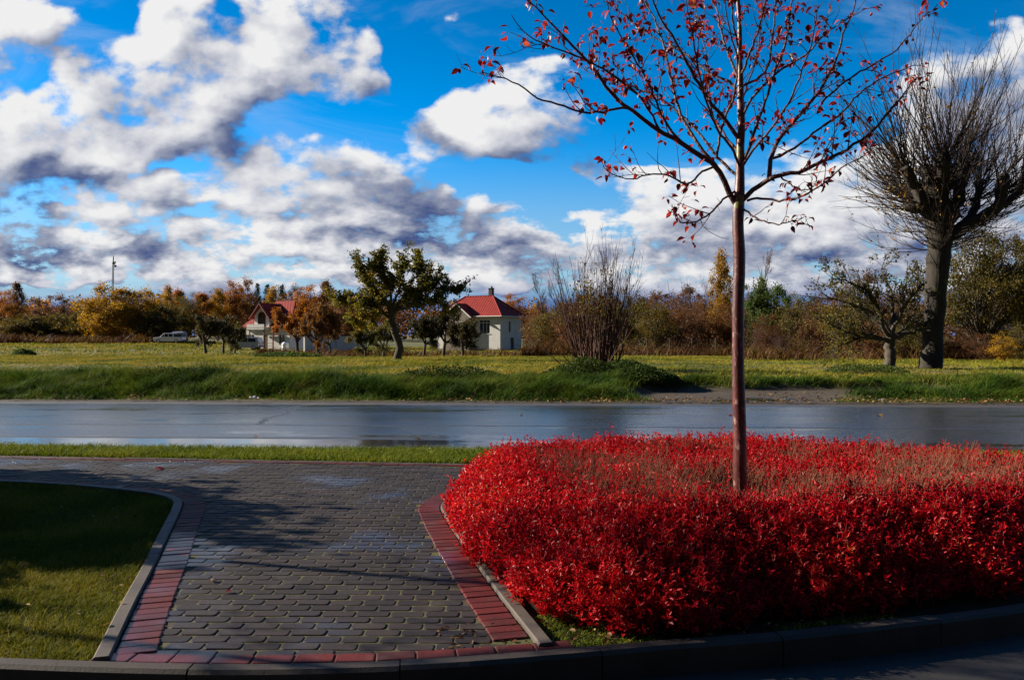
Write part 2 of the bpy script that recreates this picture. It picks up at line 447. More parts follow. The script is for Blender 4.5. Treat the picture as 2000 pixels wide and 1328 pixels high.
def leaf_mat(name, stops, transl=.35, rough=.55, spec=.35, patch=None):
    """leaves: each leaf its own tone out of the ramp, light passes through them"""
    m, k = mat(name)
    f = island(k)
    if patch:
        nz = k.noise(wpos(k), patch[0], 2.0, .5)
        f = k.m('ADD', k.m('MULTIPLY', f, 1 - patch[1]), k.m('MULTIPLY', k.ss(nz, .3, .7), patch[1]), clamp=True)
    c = k.ramp(f, stops)
    pr = principled(k, c, rough, spec)
    if transl:
        t = k.n('ShaderNodeBsdfTranslucent')
        k.put(t.inputs[0], k.mix(1.0, c, (1.0, .92, .72), 'MULTIPLY'))
        mx = k.n('ShaderNodeMixShader'); mx.inputs[0].default_value = transl
        k.put(mx.inputs[1], pr); k.put(mx.inputs[2], t.outputs[0]); pr = mx.outputs[0]
    return finish(m, k, pr)
def bark_mat(name, a, b, scale=8.0, stretch=.25, rough=.85, moss=None, strength=.5):
    m, k = mat(name)
    p = k.v('MULTIPLY', obco(k), (1, 1, stretch))
    n = k.noise(p, scale, 6.0, .6); v = k.voro(p, scale * 1.6, 1.0)
    f = k.m('ADD', k.m('MULTIPLY', n, .7), k.m('MULTIPLY', v, .45))
    c = k.ramp(f, [(.3, a), (.7, b)])
    if moss:
        mm = k.ss(k.noise(obco(k), moss[1], 4.0, .6), moss[2], moss[2] + .12)
        c = k.mix(mm, c, moss[0])
    return finish(m, k, principled(k, c, rough, .25, bump(k, f, strength, .03)))
def plain(name, c, rough=.5, spec=.5, metallic=0.0, var=.12, scale=6.0, grain=.15):
    m, k = mat(name)
    n = k.noise(obco(k), scale, 5.0, .6)
    cc = k.mix(n, tuple(q * (1 - var) for q in c), tuple(min(1, q * (1 + var)) for q in c))
    return finish(m, k, principled(k, cc, rough, spec, bump(k, k.noise(obco(k), scale * 8, 3.0, .6), grain, .005), metallic))

# --- paving
def m_paver(name, stops, wet):
    m, k = mat(name)
    p = wpos(k)
    n = k.noise(p, 90.0, 4.0, .65); big = k.noise(p, .62, 4.0, .55)
    c = k.ramp(island(k), stops)
    c = k.mix(k.ss(n, .35, .75), k.mix(1.0, c, (.55, .55, .55), 'MULTIPLY'), c)
    c = k.mix(k.ss(k.noise(p, 5.0, 4.0, .6), .50, .8, 0, .5), c, (.085, .07, .045))
    c = k.mix(k.ss(k.noise(p, 1.7, 5.0, .65), .48, .70, 0, .55), c, (.014, .011, .010))
    # damp patches: smoother stone
    damp = k.ss(big, .49, .64)
    r = k.m('SUBTRACT', k.ss(damp, 0, 1, .78, wet), k.m('MULTIPLY', n, .12))
    return finish(m, k, principled(k, c, r, k.ss(damp, 0, 1, .18, .5), bump(k, n, .5, .0035)))
M_paver = m_paver("paver_stone", [(0, (.030, .021, .020)), (.35, (.044, .031, .028)), (.7, (.056, .040, .036)), (1, (.036, .028, .029))], .33)
M_redbrick = m_paver("red_paver_stone", [(0, (.115, .013, .013)), (.4, (.16, .019, .017)), (.8, (.13, .017, .017)), (1, (.085, .013, .014))], .40)
def m_conc(name, a, b):
    m, k = mat(name); p = wpos(k)
    n = k.noise(p, 60.0, 5.0, .65); g = k.noise(p, 3.0, 4.0, .6)
    c = k.mix(k.ss(g, .3, .7), a, b)
    c = k.mix(k.ss(n, .5, .8, 0, .5), c, tuple(q * .45 for q in a))
    return finish(m, k, principled(k, c, .7, .35, bump(k, n, .5, .004)))
M_kerb = m_conc("kerb_concrete", (.030, .021, .015), (.052, .037, .027))
M_edging = m_conc("edging_concrete", (.062, .047, .037), (.10, .078, .062))
def m_joint():
    m, k = mat("joint_sand"); p = wpos(k)
    n = k.noise(p, 2.2, 5.0, .65); g = k.noise(p, 120.0, 3.0, .7)
    c = k.ramp(n, [(.38, (.085, .062, .042)), (.52, (.13, .115, .045)), (.66, (.085, .10, .03))])
    c = k.mix(k.ss(g, .3, .7), k.mix(1.0, c, (.5, .5, .5), 'MULTIPLY'), c)
    return finish(m, k, principled(k, c, .95, .2, bump(k, g, .6, .006)))
M_joint = m_joint()
def m_soil():
    m, k = mat("bed_soil"); p = wpos(k)
    n = k.noise(p, 3.0, 6.0, .65); g = k.noise(p, 80.0, 4.0, .7)
    c = k.ramp(n, [(.35, (.020, .014, .009)), (.55, (.045, .034, .018)), (.68, (.055, .062, .016))])
    c = k.mix(k.ss(g, .3, .75), k.mix(1.0, c, (.4, .4, .4), 'MULTIPLY'), c)
    return finish(m, k, principled(k, c, .95, .15, bump(k, g, .9, .012)))
M_soil = m_soil()
# --- wet road
def m_road():
    m, k = mat("wet_asphalt"); p = wpos(k); x, y, _ = k.sep(p)
    t = k.m('MULTIPLY_ADD', x, .047, y)                      # across the road, metres; the road runs slightly askew
    g = k.noise(p, 140.0, 3.0, .7)
    wide = k.noise(k.xyz(k.m('MULTIPLY', x, .22), k.m('MULTIPLY', y, 1.3), 0), .9, 5.0, .6)
    fine = k.noise(k.xyz(k.m('MULTIPLY', x, .5), k.m('MULTIPLY', y, 1.6), 4), 4.0, 4.0, .6)
    gut = k.m('MULTIPLY', k.ss(t, 11.30, 11.6), k.ss(t, 12.80, 12.98, 1, 0))
    film = k.m('MULTIPLY', gut, k.ss(k.m('ADD', wide, k.m('MULTIPLY', fine, .25)), .42, .60))
    film = k.m('MAXIMUM', film, k.m('MULTIPLY', k.ss(k.m('ADD', wide, k.m('MULTIPLY', fine, .4)), .72, .86), .75))
    tracks = k.m('MULTIPLY', k.m('ADD', k.m('SINE', k.m('MULTIPLY', t, 3.6)), 1), .5)
    r = k.ss(film, 0, 1, .20, .04)
    r = k.m('ADD', r, k.m('MULTIPLY', k.m('SUBTRACT', k.m('MULTIPLY', fine, .6), k.m('MULTIPLY', tracks, .25)), .16))
    # cracks and the long patch seam
    wv = k.noise(k.xyz(x, y, 0), .35, 5.0, .6)
    def seam(at, w, amp):
        return k.ss(k.m('ABSOLUTE', k.m('SUBTRACT', k.m('ADD', t, k.m('MULTIPLY', k.m('SUBTRACT', wv, .5), amp)), at)), w, w * 2.2, 1, 0)
    cr = k.m('MULTIPLY', seam(12.97, .045, .35), k.ss(k.m('ADD', x, k.m('MULTIPLY', wv, 4)), 0.5, 1.5, 1, 0))
    cr = k.m('MAXIMUM', cr, k.m('MULTIPLY', seam(14.85, .040, .9), .8))
    cross = k.ss(k.m('ABSOLUTE', k.m('ADD', k.m('ADD', x, 4.9), k.m('MULTIPLY', k.m('SUBTRACT', wv, .5), 1.6))), .03, .07, 1, 0)
    cr = k.m('MAXIMUM', cr, k.m('MULTIPLY', cross, k.m('MULTIPLY', k.ss(t, 14.8, 15.0), .8)))
    c = k.ramp(k.m('ADD', k.m('MULTIPLY', g, .6), k.m('MULTIPLY', wide, .4)), [(.3, (.012, .014, .020)), (.7, (.036, .038, .050))])
    c = k.mix(cr, c, (.006, .006, .007))
    edge = k.m('MAXIMUM', k.ss(k.m('ADD', t, k.m('MULTIPLY', fine, .9)), 19.55, 19.95), k.ss(k.m('SUBTRACT', t, k.m('MULTIPLY', fine, .3)), 11.3, 11.45, 1, 0))
    c = k.mix(k.m('MULTIPLY', edge, .8), c, (.060, .045, .028))
    r = k.m('ADD', r, k.m('MULTIPLY', edge, .4)); r = k.m('ADD', r, k.m('MULTIPLY', cr, .5), clamp=True)
    h = k.m('SUBTRACT', k.m('MULTIPLY', g, k.ss(film, 0, 1, 1, .12)), k.m('MULTIPLY', cr, 2.0))
    return finish(m, k, principled(k, c, r, .75, bump(k, h, .20, .005)))
M_road = m_road()
M_lot = m_conc("parking_asphalt", (.020, .019, .018), (.035, .032, .030))
# --- earth under the grass; 'dirt' marks the worn track, 'dry' the straw-coloured field
def m_earth():
    m, k = mat("field_earth"); p = wpos(k)
    at = k.n('ShaderNodeAttribute', attribute_name='ground'); r_, g_, b_ = k.sep(at.outputs['Vector'])
    n = k.noise(p, .35, 6.0, .65); f = k.noise(p, 3.0, 6.0, .7); ff = k.noise(p, 25.0, 4.0, .7)
    mixf = k.m('ADD', k.m('MULTIPLY', n, .55), k.m('MULTIPLY', f, .45))
    grass = k.ramp(mixf, [(.30, (.030, .045, .008)), (.45, (.085, .095, .014)), (.58, (.15, .13, .025)), (.70, (.19, .14, .045))])
    dirt = k.ramp(k.m('ADD', k.m('MULTIPLY', f, .5), k.m('MULTIPLY', ff, .5)), [(.3, (.035, .025, .016)), (.55, (.085, .062, .040)), (.75, (.13, .10, .07))])
    c = k.mix(k.ss(k.m('ADD', r_, k.m('MULTIPLY', k.m('SUBTRACT', f, .5), .7)), .35, .65), grass, dirt)
    c = k.mix(k.ss(ff, .3, .7), k.mix(1.0, c, (.5, .5, .5), 'MULTIPLY'), c)
    wet = k.m('MULTIPLY', g_, k.ss(k.noise(p, .9, 4.0, .6), .50, .56))
    c = k.mix(wet, c, (.02, .017, .014))
    rough = k.ss(wet, 0, 1, .95, .06)
    return finish(m, k, principled(k, c, rough, .4, bump(k, k.m('MULTIPLY', ff, k.m('SUBTRACT', 1, wet)), .6, .03)))
M_earth = m_earth()
# --- grass
M_lawn = leaf_mat("lawn_grass", [(0, (0.054, 0.0672, 0.0072)), (0.45, (0.132, 0.1456, 0.0126)), (0.8, (0.228, 0.1904, 0.0198)), (1, (0.264, 0.1792, 0.045))], .3, .75, .12, (1.2, .5))
M_verge = leaf_mat("verge_grass", [(0, (0.06, 0.092, 0.0072)), (0.5, (0.132, 0.1725, 0.0126)), (0.85, (0.204, 0.2185, 0.018)), (1, (0.24, 0.207, 0.036))], .3, .75, .12, (.8, .4))
M_bank = leaf_mat("bank_grass", [(0, (.012, .030, .004)), (.35, (.035, .075, .007)), (.65, (.075, .125, .012)), (.88, (.13, .15, .018)), (1, (.22, .17, .05))], .3, .75, .12, (.55, .6))
M_field = leaf_mat("field_grass", [(0, (.05, .08, .008)), (.3, (.13, .15, .014)), (.55, (.24, .225, .024)), (.78, (.34, .265, .036)), (.92, (.36, .235, .065)), (1, (.17, .085, .03))], .3, .75, .12, (.22, .6))
M_weed = leaf_mat("dry_weeds", [(0, (.025, .011, .006)), (.35, (.065, .027, .010)), (.7, (.11, .055, .015)), (.9, (.15, .10, .025)), (1, (.07, .08, .015))], .3, .7, .15, (.3, .6))
M_litter = leaf_mat("fallen_leaves", [(0, (0.062, 0.0165, 0.006)), (0.4, (0.1364, 0.0495, 0.01)), (0.7, (0.1984, 0.099, 0.02)), (0.9, (0.279, 0.165, 0.05)), (1, (0.341, 0.2475, 0.125))], .15, .7, .3)
# --- red hedge
M_hedge = leaf_mat("red_hedge_leaf", [(0, (.11, .005, .006)), (.22, (.32, .005, .011)), (.65, (.56, .006, .016)), (.92, (.68, .024, .020)), (.97, (.55, .14, .03)), (1, (.14, .12, .015))], .45, .42, .22, (1.6, .25))
M_hstem = bark_mat("hedge_stem", (.09, .035, .022), (.22, .10, .055), 20, .3)
M_hstem_d = bark_mat("hedge_dry_twig", (.085, .022, .016), (.19, .068, .038), 20, .3)
# --- trees
M_redleaf = leaf_mat("crab_apple_leaf", [(0, (0.0517, 0.0048, 0.0064)), (0.35, (0.161, 0.008, 0.008)), (0.7, (0.345, 0.016, 0.0112)), (0.92, (0.529, 0.048, 0.024)), (1, (0.575, 0.136, 0.056))], .40, .42, .45)
M_apple = plain("crab_apple_skin", (.09, .008, .012), .3, .5)
def m_cherrybark():
    m, k = mat("crab_apple_bark"); o = obco(k)
    p = k.v('MULTIPLY', o, (1, 1, .55))
    n = k.noise(p, 12.0, 6.0, .65); fl = k.noise(k.v('MULTIPLY', o, (1, 1, .45)), 26.0, 5.0, .65)
    c = k.ramp(n, [(.32, (.032, .008, .008)), (.55, (.085, .016, .015)), (.72, (.15, .045, .038))])
    c = k.mix(k.ss(fl, .56, .66, 0, .8), c, (.32, .19, .16))
    lich = k.m('MULTIPLY', k.ss(k.noise(o, 6.0, 4.0, .6), .56, .64), k.ss(k.sep(o)[2], 1.5, 2.4, .1, 1))
    c = k.mix(lich, c, (.13, .12, .025))
    return finish(m, k, principled(k, c, .42, .45, bump(k, k.m('ADD', n, fl), .5, .006)))
M_crabbark = m_cherrybark()
M_crabtwig = bark_mat("crab_apple_twig", (.030, .012, .013), (.075, .032, .030), 30, .4, .55)
M_linden = bark_mat("linden_bark", (.009, .0075, .0065), (.040, .033, .027), 5.0, .22, .9, ((.07, .085, .025), 1.6, .60), .9)
M_shoot = bark_mat("linden_shoot", (.011, .007, .006), (.028, .017, .014), 10, .3, .7)
M_bark = bark_mat("orchard_bark", (.022, .018, .014), (.075, .062, .048), 7.0, .3, .9)
M_stem = bark_mat("hazel_stem", (.034, .016, .012), (.095, .045, .032), 9.0, .3, .75)
M_greyt = bark_mat("grey_twig", (.035, .022, .021), (.085, .056, .052), 9.0, .3, .85)
M_birchb = bark_mat("birch_bark", (.20, .18, .16), (.50, .48, .45), 6.0, 2.0, .7)
L_lind = leaf_mat("linden_leaf", [(0, (.16, .075, .015)), (.6, (.34, .19, .025)), (1, (.42, .28, .04))], .4)
L_yapple = leaf_mat("apple_leaf_yellow", [(0, (.035, .040, .006)), (.4, (.095, .100, .011)), (.68, (.20, .165, .015)), (.88, (.42, .28, .02)), (1, (.50, .27, .02))], .5, patch=(.5, .4))
L_gapple = leaf_mat("apple_leaf_green", [(0, (0.0312, 0.0312, 0.006)), (0.5, (0.0875, 0.084, 0.01)), (0.85, (0.1875, 0.144, 0.015)), (1, (0.3, 0.192, 0.03))], .5, patch=(.5, .4))
L_dapple = leaf_mat("apple_leaf_dark", [(0, (.018, .017, .006)), (.5, (.050, .045, .010)), (1, (.12, .080, .018))], .3, patch=(.4, .4))
L_orange = leaf_mat("leaf_orange", [(0, (0.15, 0.0473, 0.0072)), (0.5, (0.36, 0.1283, 0.0108)), (1, (0.54, 0.243, 0.018))], .5, patch=(.25, .45))
L_gold = leaf_mat("leaf_gold", [(0, (0.15, 0.081, 0.0072)), (0.5, (0.36, 0.2025, 0.0108)), (1, (0.54, 0.324, 0.018))], .5, patch=(.25, .45))
L_olive = leaf_mat("leaf_olive", [(0, (0.0416, 0.0375, 0.006)), (0.5, (0.1105, 0.0875, 0.012)), (1, (0.221, 0.1438, 0.02))], .5, patch=(.2, .45))
L_brown = leaf_mat("leaf_brown", [(0, (0.05, 0.0207, 0.008)), (0.5, (0.1313, 0.0552, 0.016)), (1, (0.2375, 0.0978, 0.026))], .5, patch=(.2, .4))
L_green = leaf_mat("leaf_green", [(0, (0.0207, 0.0391, 0.006)), (0.5, (0.0517, 0.0978, 0.011)), (1, (0.115, 0.1495, 0.02))], .5, patch=(.3, .4))
L_rust = leaf_mat("leaf_rust", [(0, (.075, .032, .010)), (.5, (.19, .080, .016)), (1, (.32, .155, .024))], .5, patch=(.2, .4))
L_fir = leaf_mat("fir_needle", [(0, (.010, .022, .010)), (1, (.028, .048, .022))], .1)
L_bramble = leaf_mat("bramble_leaf", [(0, (.012, .028, .005)), (.5, (.030, .060, .008)), (.9, (.075, .10, .014)), (1, (.22, .10, .03))], .25, .7, .12, patch=(1.0, .4))
# ---------------------------------------------------------------- the lie of the land
def tt(x, y): return y + .047 * np.asarray(x, float)          # distance across the slightly askew road
def dirt_amt(x, y):
    e = np.hypot((x - 5.7) / 2.9, (y - 21.3) / 2.1)
    d = S(1.15, .75, e + .18 * wob(x, y, .8, 1))
    e2 = np.hypot((x - 8.6) / 4.5, (y - 22.3) / .9)
    d = np.maximum(d, .85 * S(1.1, .7, e2 + .2 * wob(x, y, .7, 2)))
    d = np.maximum(d, S(20.35, 19.95, tt(x, y) + .15 * wob(x, y, .6, 3)) * S(1.5, 4, x) )
    return d
def gz(x, y):
    x = np.asarray(x, float); y = np.asarray(y, float)
    t = tt(x, y)
    trk = np.clip(dirt_amt(x, y), 0, 1)
    b = .30 * S(20.2, 23.2, t) * (1 - .8 * trk) + .10 * S(20.2, 22, t) * S(60, 25, t) * wob(x, y, 1.6, 0) * (1 - trk)
    d = -.95 * S(34, 105, y) * S(-62, -22, x)
    far = .10 * S(40, 90, y) * wob(x, y, 14.0, 1)
    return b + d + far - .03
def build_ground():
    xs = np.concatenate([-np.geomspace(60, 3500, 26)[::-1], np.arange(-45, -16, 1.0), np.arange(-16, 16, .2), np.arange(16, 46, 1.0), np.geomspace(60, 3500, 26)])
    ys = np.concatenate([[-3000, -400, -60, -20, 0, 10, 16, 18.6], np.arange(18.8, 25, .14), np.arange(25, 45, .5), np.arange(45, 170, 2.5), np.geomspace(172, 5000, 26)])
    X, Y = np.meshgrid(xs, ys)
    t = tt(X, Y)
    Z = gz(X, Y)
    lip = S(19.55, 20.05, t + .10 * wob(X, Y, .5, 2))
    Z = np.where(t < 25, -.30 + (Z + .30) * lip, Z)
    Z = np.where(Y < 18.7, -.30, Z)
    nx, ny = len(xs), len(ys)
    i = np.arange(nx * ny).reshape(ny, nx)
    f = np.stack([i[:-1, :-1], i[:-1, 1:], i[1:, 1:], i[1:, :-1]], -1).reshape(-1, 4)
    me = mesh_from("ground", np.stack([X, Y, Z], -1).reshape(-1, 3), [f], [M_earth], smooth=True)
    D = dirt_amt(X, Y) + .75 * S(20.7, 20.1, t)
    wetm = S(1.0, .6, np.hypot((X - 5.6) / 2.4, (Y - 20.6) / .8))
    a = me.attributes.new("ground", 'FLOAT_VECTOR', 'POINT')
    a.data.foreach_set("vector", np.stack([np.clip(D, 0, 1), wetm, 0 * D], -1).astype(np.float32).ravel())
    tag(link("ground", me), kind='structure', label="rough autumn field of green and straw coloured grass beyond the road")
build_ground()

# ---------------------------------------------------------------- road, car park, kerbs, paving
def sheet(name, pts, z, m, label):
    b = MB(); b.poly([(x, y, z) for x, y in pts]); o = b.obj(name, m)
    return tag(o, label, kind='structure')
sheet("road", [(-90, 11.35 + 90 * .047), (-90, 20.2 + 90 * .047), (90, 20.2 - 90 * .047), (90, 11.35 - 90 * .047)][::-1], -.05, M_road,
      "wet dark asphalt road with a long dark seam and shining puddles")
KX = [-9, -6, -4, -2.5, -1.42, -.5, .23, .76, 1.6, 2.95, 4.5, 7, 12]
KY = [5.2, 4.55, 4.22, 4.05, 3.98, 4.03, 4.16, 4.28, 4.45, 4.85, 5.45, 6.6, 9.2]
KERB = smooth_line(np.column_stack([KX, KY]), .08)
def kerb_y(x): return np.interp(x, KERB[:, 0], KERB[:, 1])
lot = [(x, y - .03) for x, y in KERB] + [(12, -14), (-14, -14)]
sheet("car_park", lot[::-1], -.135, M_lot, "dark asphalt of the car park below the front kerb")
EL = smooth_line([(-1.985, 4.03), (-2.24, 4.85), (-2.47, 5.63), (-2.80, 6.7), (-3.03, 7.45), (-3.22, 7.92), (-3.56, 8.25), (-4.05, 8.50), (-4.7, 8.75), (-5.6, 8.97), (-7, 9.2), (-10, 9.6), (-15, 10.2)], .05)
ER = smooth_line([(.135, 4.19), (-.13, 5.2), (-.41, 6.35), (-.61, 7.25), (-.67, 7.7), (-.56, 8.15), (-.25, 8.68), (.3, 9.02), (1.2, 9.17), (3, 9.0), (5.2, 8.5), (8, 7.9), (12, 7.0)], .05)
def far_y(x): return 10.12 + (-.67 - np.asarray(x, float)) * .108
FAR = np.column_stack([np.linspace(-15, 12, 300), far_y(np.linspace(-15, 12, 300))])

def blocks(mb, c, ang, lx, ly, z1, r=.012, b=.006, depth=.06, jit=None):
    """bevelled paving blocks with rounded corners: centres c (m,2), angle ang, size lx by ly"""
    c = np.asarray(c, float); m = len(c)
    if m == 0: return
    ang = np.broadcast_to(ang, (m,)); z1 = np.broadcast_to(z1, (m,)); lx = np.broadcast_to(lx, (m,)); ly = np.broadcast_to(ly, (m,))
    cs = []
    for sx, sy, a0 in ((1, 1, 0), (-1, 1, 90), (-1, -1, 180), (1, -1, 270)):
        for a in (0, 45, 90):
            q = math.radians(a0 + a); cs.append((sx, sy, math.cos(q), math.sin(q)))
    cs = np.array(cs)
    def ring(inset, z):
        x = cs[:, 0] * (lx[:, None] / 2 - r) + cs[:, 2] * (r - inset)
        y = cs[:, 1] * (ly[:, None] / 2 - r) + cs[:, 3] * (r - inset)
        ca, sa = np.cos(ang)[:, None], np.sin(ang)[:, None]
        return np.stack([c[:, :1] + x * ca - y * sa, c[:, 1:2] + x * sa + y * ca, np.broadcast_to(z[:, None], x.shape)], -1)
    V = np.stack([ring(0, z1 - depth), ring(0, z1 - b), ring(b * .45, z1 - b * .3), ring(b * 1.3, z1)], 1)
    if jit is not None: V[:, 1:, :, 2] += jit[:, None, None] * (V[:, 1:, :, 0] - c[:, 0][:, None, None]) / .1
    n = 12; i0 = (np.arange(m) * 4 * n)[:, None, None]
    j = np.arange(n); j1 = (j + 1) % n
    q = np.concatenate([np.stack([j + k_ * n, j1 + k_ * n, j1 + (k_ + 1) * n, j + (k_ + 1) * n], 1) for k_ in range(3)])
    mb.add(V, (i0 + q[None]).reshape(-1, 4), (np.arange(m)[:, None] * 4 * n + 3 * n + j[None]))
def build_paving():
    rng = np.random.default_rng(11)
    EL_in = offset(EL, -.165); ER_in = offset(ER, .165)
    reg = np.vstack([EL_in, [[-15, far_y(-15) - .11]], [[12, far_y(12) - .11]], ER_in[::-1]])
    C = []
    row = 0
    y = 4.02
    while y < 11.6:
        x = np.arange(-9.5, 7.0, .2) + (.1 if row % 2 else 0) + rng.uniform(-.006, .006)
        C.append(np.column_stack([x, np.full(len(x), y) + .010 * np.sin(x * 1.3 + y)])); y += .1003; row += 1
    C = np.vstack(C)
    ok = inside(reg, C[:, 0], C[:, 1]) & (C[:, 1] > kerb_y(C[:, 0]) + .105) & (C[:, 1] < far_y(C[:, 0]) - .09)
    C = C[ok]
    C = C + rng.normal(0, .0012, C.shape)
    mb = MB()
    blocks(mb, C, rng.normal(0, .007, len(C)), .1925, .0905, rng.normal(0, .0012, len(C)), r=.020, b=.0045, jit=rng.normal(0, .0005, len(C)))
    tag(mb.obj("paved_path", M_paver, smooth=False), "path of dark grey rounded paving stones laid in running bond", kind='structure')
    # red border: soldier course down both sides, a header row along the kerb and a thin far row
    mb = MB()
    def course(line, d, step, lx, ly, lim=None):
        l = resample(np.column_stack([offset(line, d)]), step)
        tg = unit(np.gradient(l, axis=0)); mid = l
        a = np.arctan2(tg[:, 1], tg[:, 0])
        if lim is not None: keep = lim(mid); mid = mid[keep]; a = a[keep]
        blocks(mb, mid + rng.normal(0, .001, mid.shape), a + rng.normal(0, .008, len(a)), lx, ly, .007 + rng.normal(0, .0015, len(a)), r=.010, b=.006)
    cl = lambda p: (p[:, 1] > kerb_y(p[:, 0]) + .15) & (p[:, 0] > -10) & (p[:, 0] < 7)
    course(EL, -.103, .1025, .097, .197, cl)
    course(ER, .103, .1025, .097, .197, cl)
    course(FAR, -.055, .2, .195, .085, lambda p: (p[:, 0] > -11) & (p[:, 0] < 8))
    kk = KERB[(KERB[:, 0] > -2.05) & (KERB[:, 0] < .23)]
    course(kk, .062, .203, .196, .105)
    tag(mb.obj("path_border", M_redbrick), "red paving brick border along the edges of the grey path", kind='structure')
    # jointing sand below all of it
    bed = np.vstack([offset(EL, 0), [[-15, far_y(-15)]], [[12, far_y(12)]], offset(ER, 0)[::-1], KERB[(KERB[:, 0] > -2.0) & (KERB[:, 0] < .2)][::-1]])
    b = MB(); b.poly([(x, y, -.0045) for x, y in bed][::-1]); tag(b.obj("path_joints", M_joint), "sand and moss in the joints of the path", kind='structure')
    # concrete edging strips, one slab after another
    mb = MB()
    def strip(line, d0, d1, z, seg, gap=.004, depth=.2, bev=.008):
        L = np.concatenate([[0], np.cumsum(np.linalg.norm(np.diff(line, axis=0), axis=1))])
        s0 = 0.0
        while s0 < L[-1] - .1:
            s1 = min(s0 + seg, L[-1]); ts = np.linspace(s0 + gap / 2, s1 - gap / 2, max(3, int(seg / .1)))
            pt = lambda o: np.column_stack([np.interp(ts, L, o[:, 0]), np.interp(ts, L, o[:, 1])])
            sg = 1 if d1 > d0 else -1
            prof = [(d0, z - depth), (d0, z - bev), (d0 + sg * bev, z), (d1 - sg * bev, z), (d1, z - bev), (d1, z - depth)]
            dz = rng.normal(0, .002)
            rows = [np.column_stack([pt(offset(line, d)), np.full(len(ts), zz + dz)]) for d, zz in prof]
            V = np.stack(rows, 1); n = len(ts); k_ = len(prof)
            ix = np.arange(n * k_).reshape(n, k_)
            q = np.stack([ix[:-1, :-1], ix[1:, :-1], ix[1:, 1:], ix[:-1, 1:]], -1).reshape(-1, 4)
            if sg < 0: q = q[:, ::-1]
            mb.add(V, q[:, ::-1], ix[0][None], ix[-1][::-1][None])
            s0 = s1
    strip(EL, .004, .084, .026, 1.0)
    strip(ER, -.004, -.084, .026, 1.0)
    strip(FAR, .004, .064, .012, 1.0)
    tag(mb.obj("path_edging", M_edging), "narrow concrete edging slabs between the path and the grass", kind='structure')
    mb = MB()
    kl = KERB[(KERB[:, 0] > -8.5) & (KERB[:, 0] < 9)]
    strip(kl, .0, -.105, .014, 1.0, .007, .30, .018)
    tag(mb.obj("kerb", M_kerb), "weathered concrete kerb curving along the front of the path and hedge", kind='structure')
build_paving()

# lawns and planting bed (soil below the grass)
LAWN = np.vstack([offset(EL, .07)[5:], [[-15, 10.2], [-15, 7]], KERB[(KERB[:, 0] > -8.9) & (KERB[:, 0] < -2.05)]])
sheet("lawn", [tuple(p) for p in LAWN], -.02, M_soil, "small lawn beside the left path edging")
VERGE = [(-15, far_y(-15) + .05), (12, far_y(12) + .05), (12, 11.42 - .047 * 12), (-15, 11.42 + .047 * 15)]
sheet("grass_verge", VERGE, -.022, M_soil, "strip of short green grass between the path and the road")
BED = np.vstack([offset(ER, -.075)[2:], [[12, 9]], KERB[(KERB[:, 0] > .25) & (KERB[:, 0] < 11.5)][::-1]])
sheet("planting_bed", [tuple(p) for p in BED][::-1], -.024, M_soil, "mossy soil of the planting bed under the red hedge")

# ---------------------------------------------------------------- grass
def blades(mb, x, y, z, h, w, lean, rng, wind=(.25, -.05), tuft=0):
    m = len(x); a = rng.uniform(0, 6.283, m)
    base = np.stack([x, y, z], -1); sd = np.stack([np.cos(a), np.sin(a), 0 * a], -1)
    la = rng.uniform(0, 6.283, m); lv = rng.gamma(2.0, lean / 2, m)[:, None]
    off = np.stack([np.cos(la), np.sin(la), 0 * la], -1) * lv + np.array([wind[0], wind[1], 0]) * lean
    if tuft: ta = 3.2 * wob(x, y, tuft, 11); off = off + np.stack([np.cos(ta), np.sin(ta), 0 * ta], -1) * lean * .9
    h = np.broadcast_to(h, (m,))[:, None]; w = np.broadcast_to(w, (m,))[:, None]
    up = np.array([0, 0, 1.])
    mid = base + up * h * .55 + off * h * .35
    tip = base + up * h * .92 + off * h * 1.1
    V = np.stack([base - sd * w * .5, base + sd * w * .5, mid + sd * w * .42, mid - sd * w * .42, tip], 1)
    i = np.arange(m)[:, None] * 5
    mb.add(V, i + np.array([[0, 1, 2, 3]]), i + np.array([[3, 2, 4]]))
def scatter(rng, n, x0, x1, y0, y1): return rng.uniform(x0, x1, n), rng.uniform(y0, y1, n)
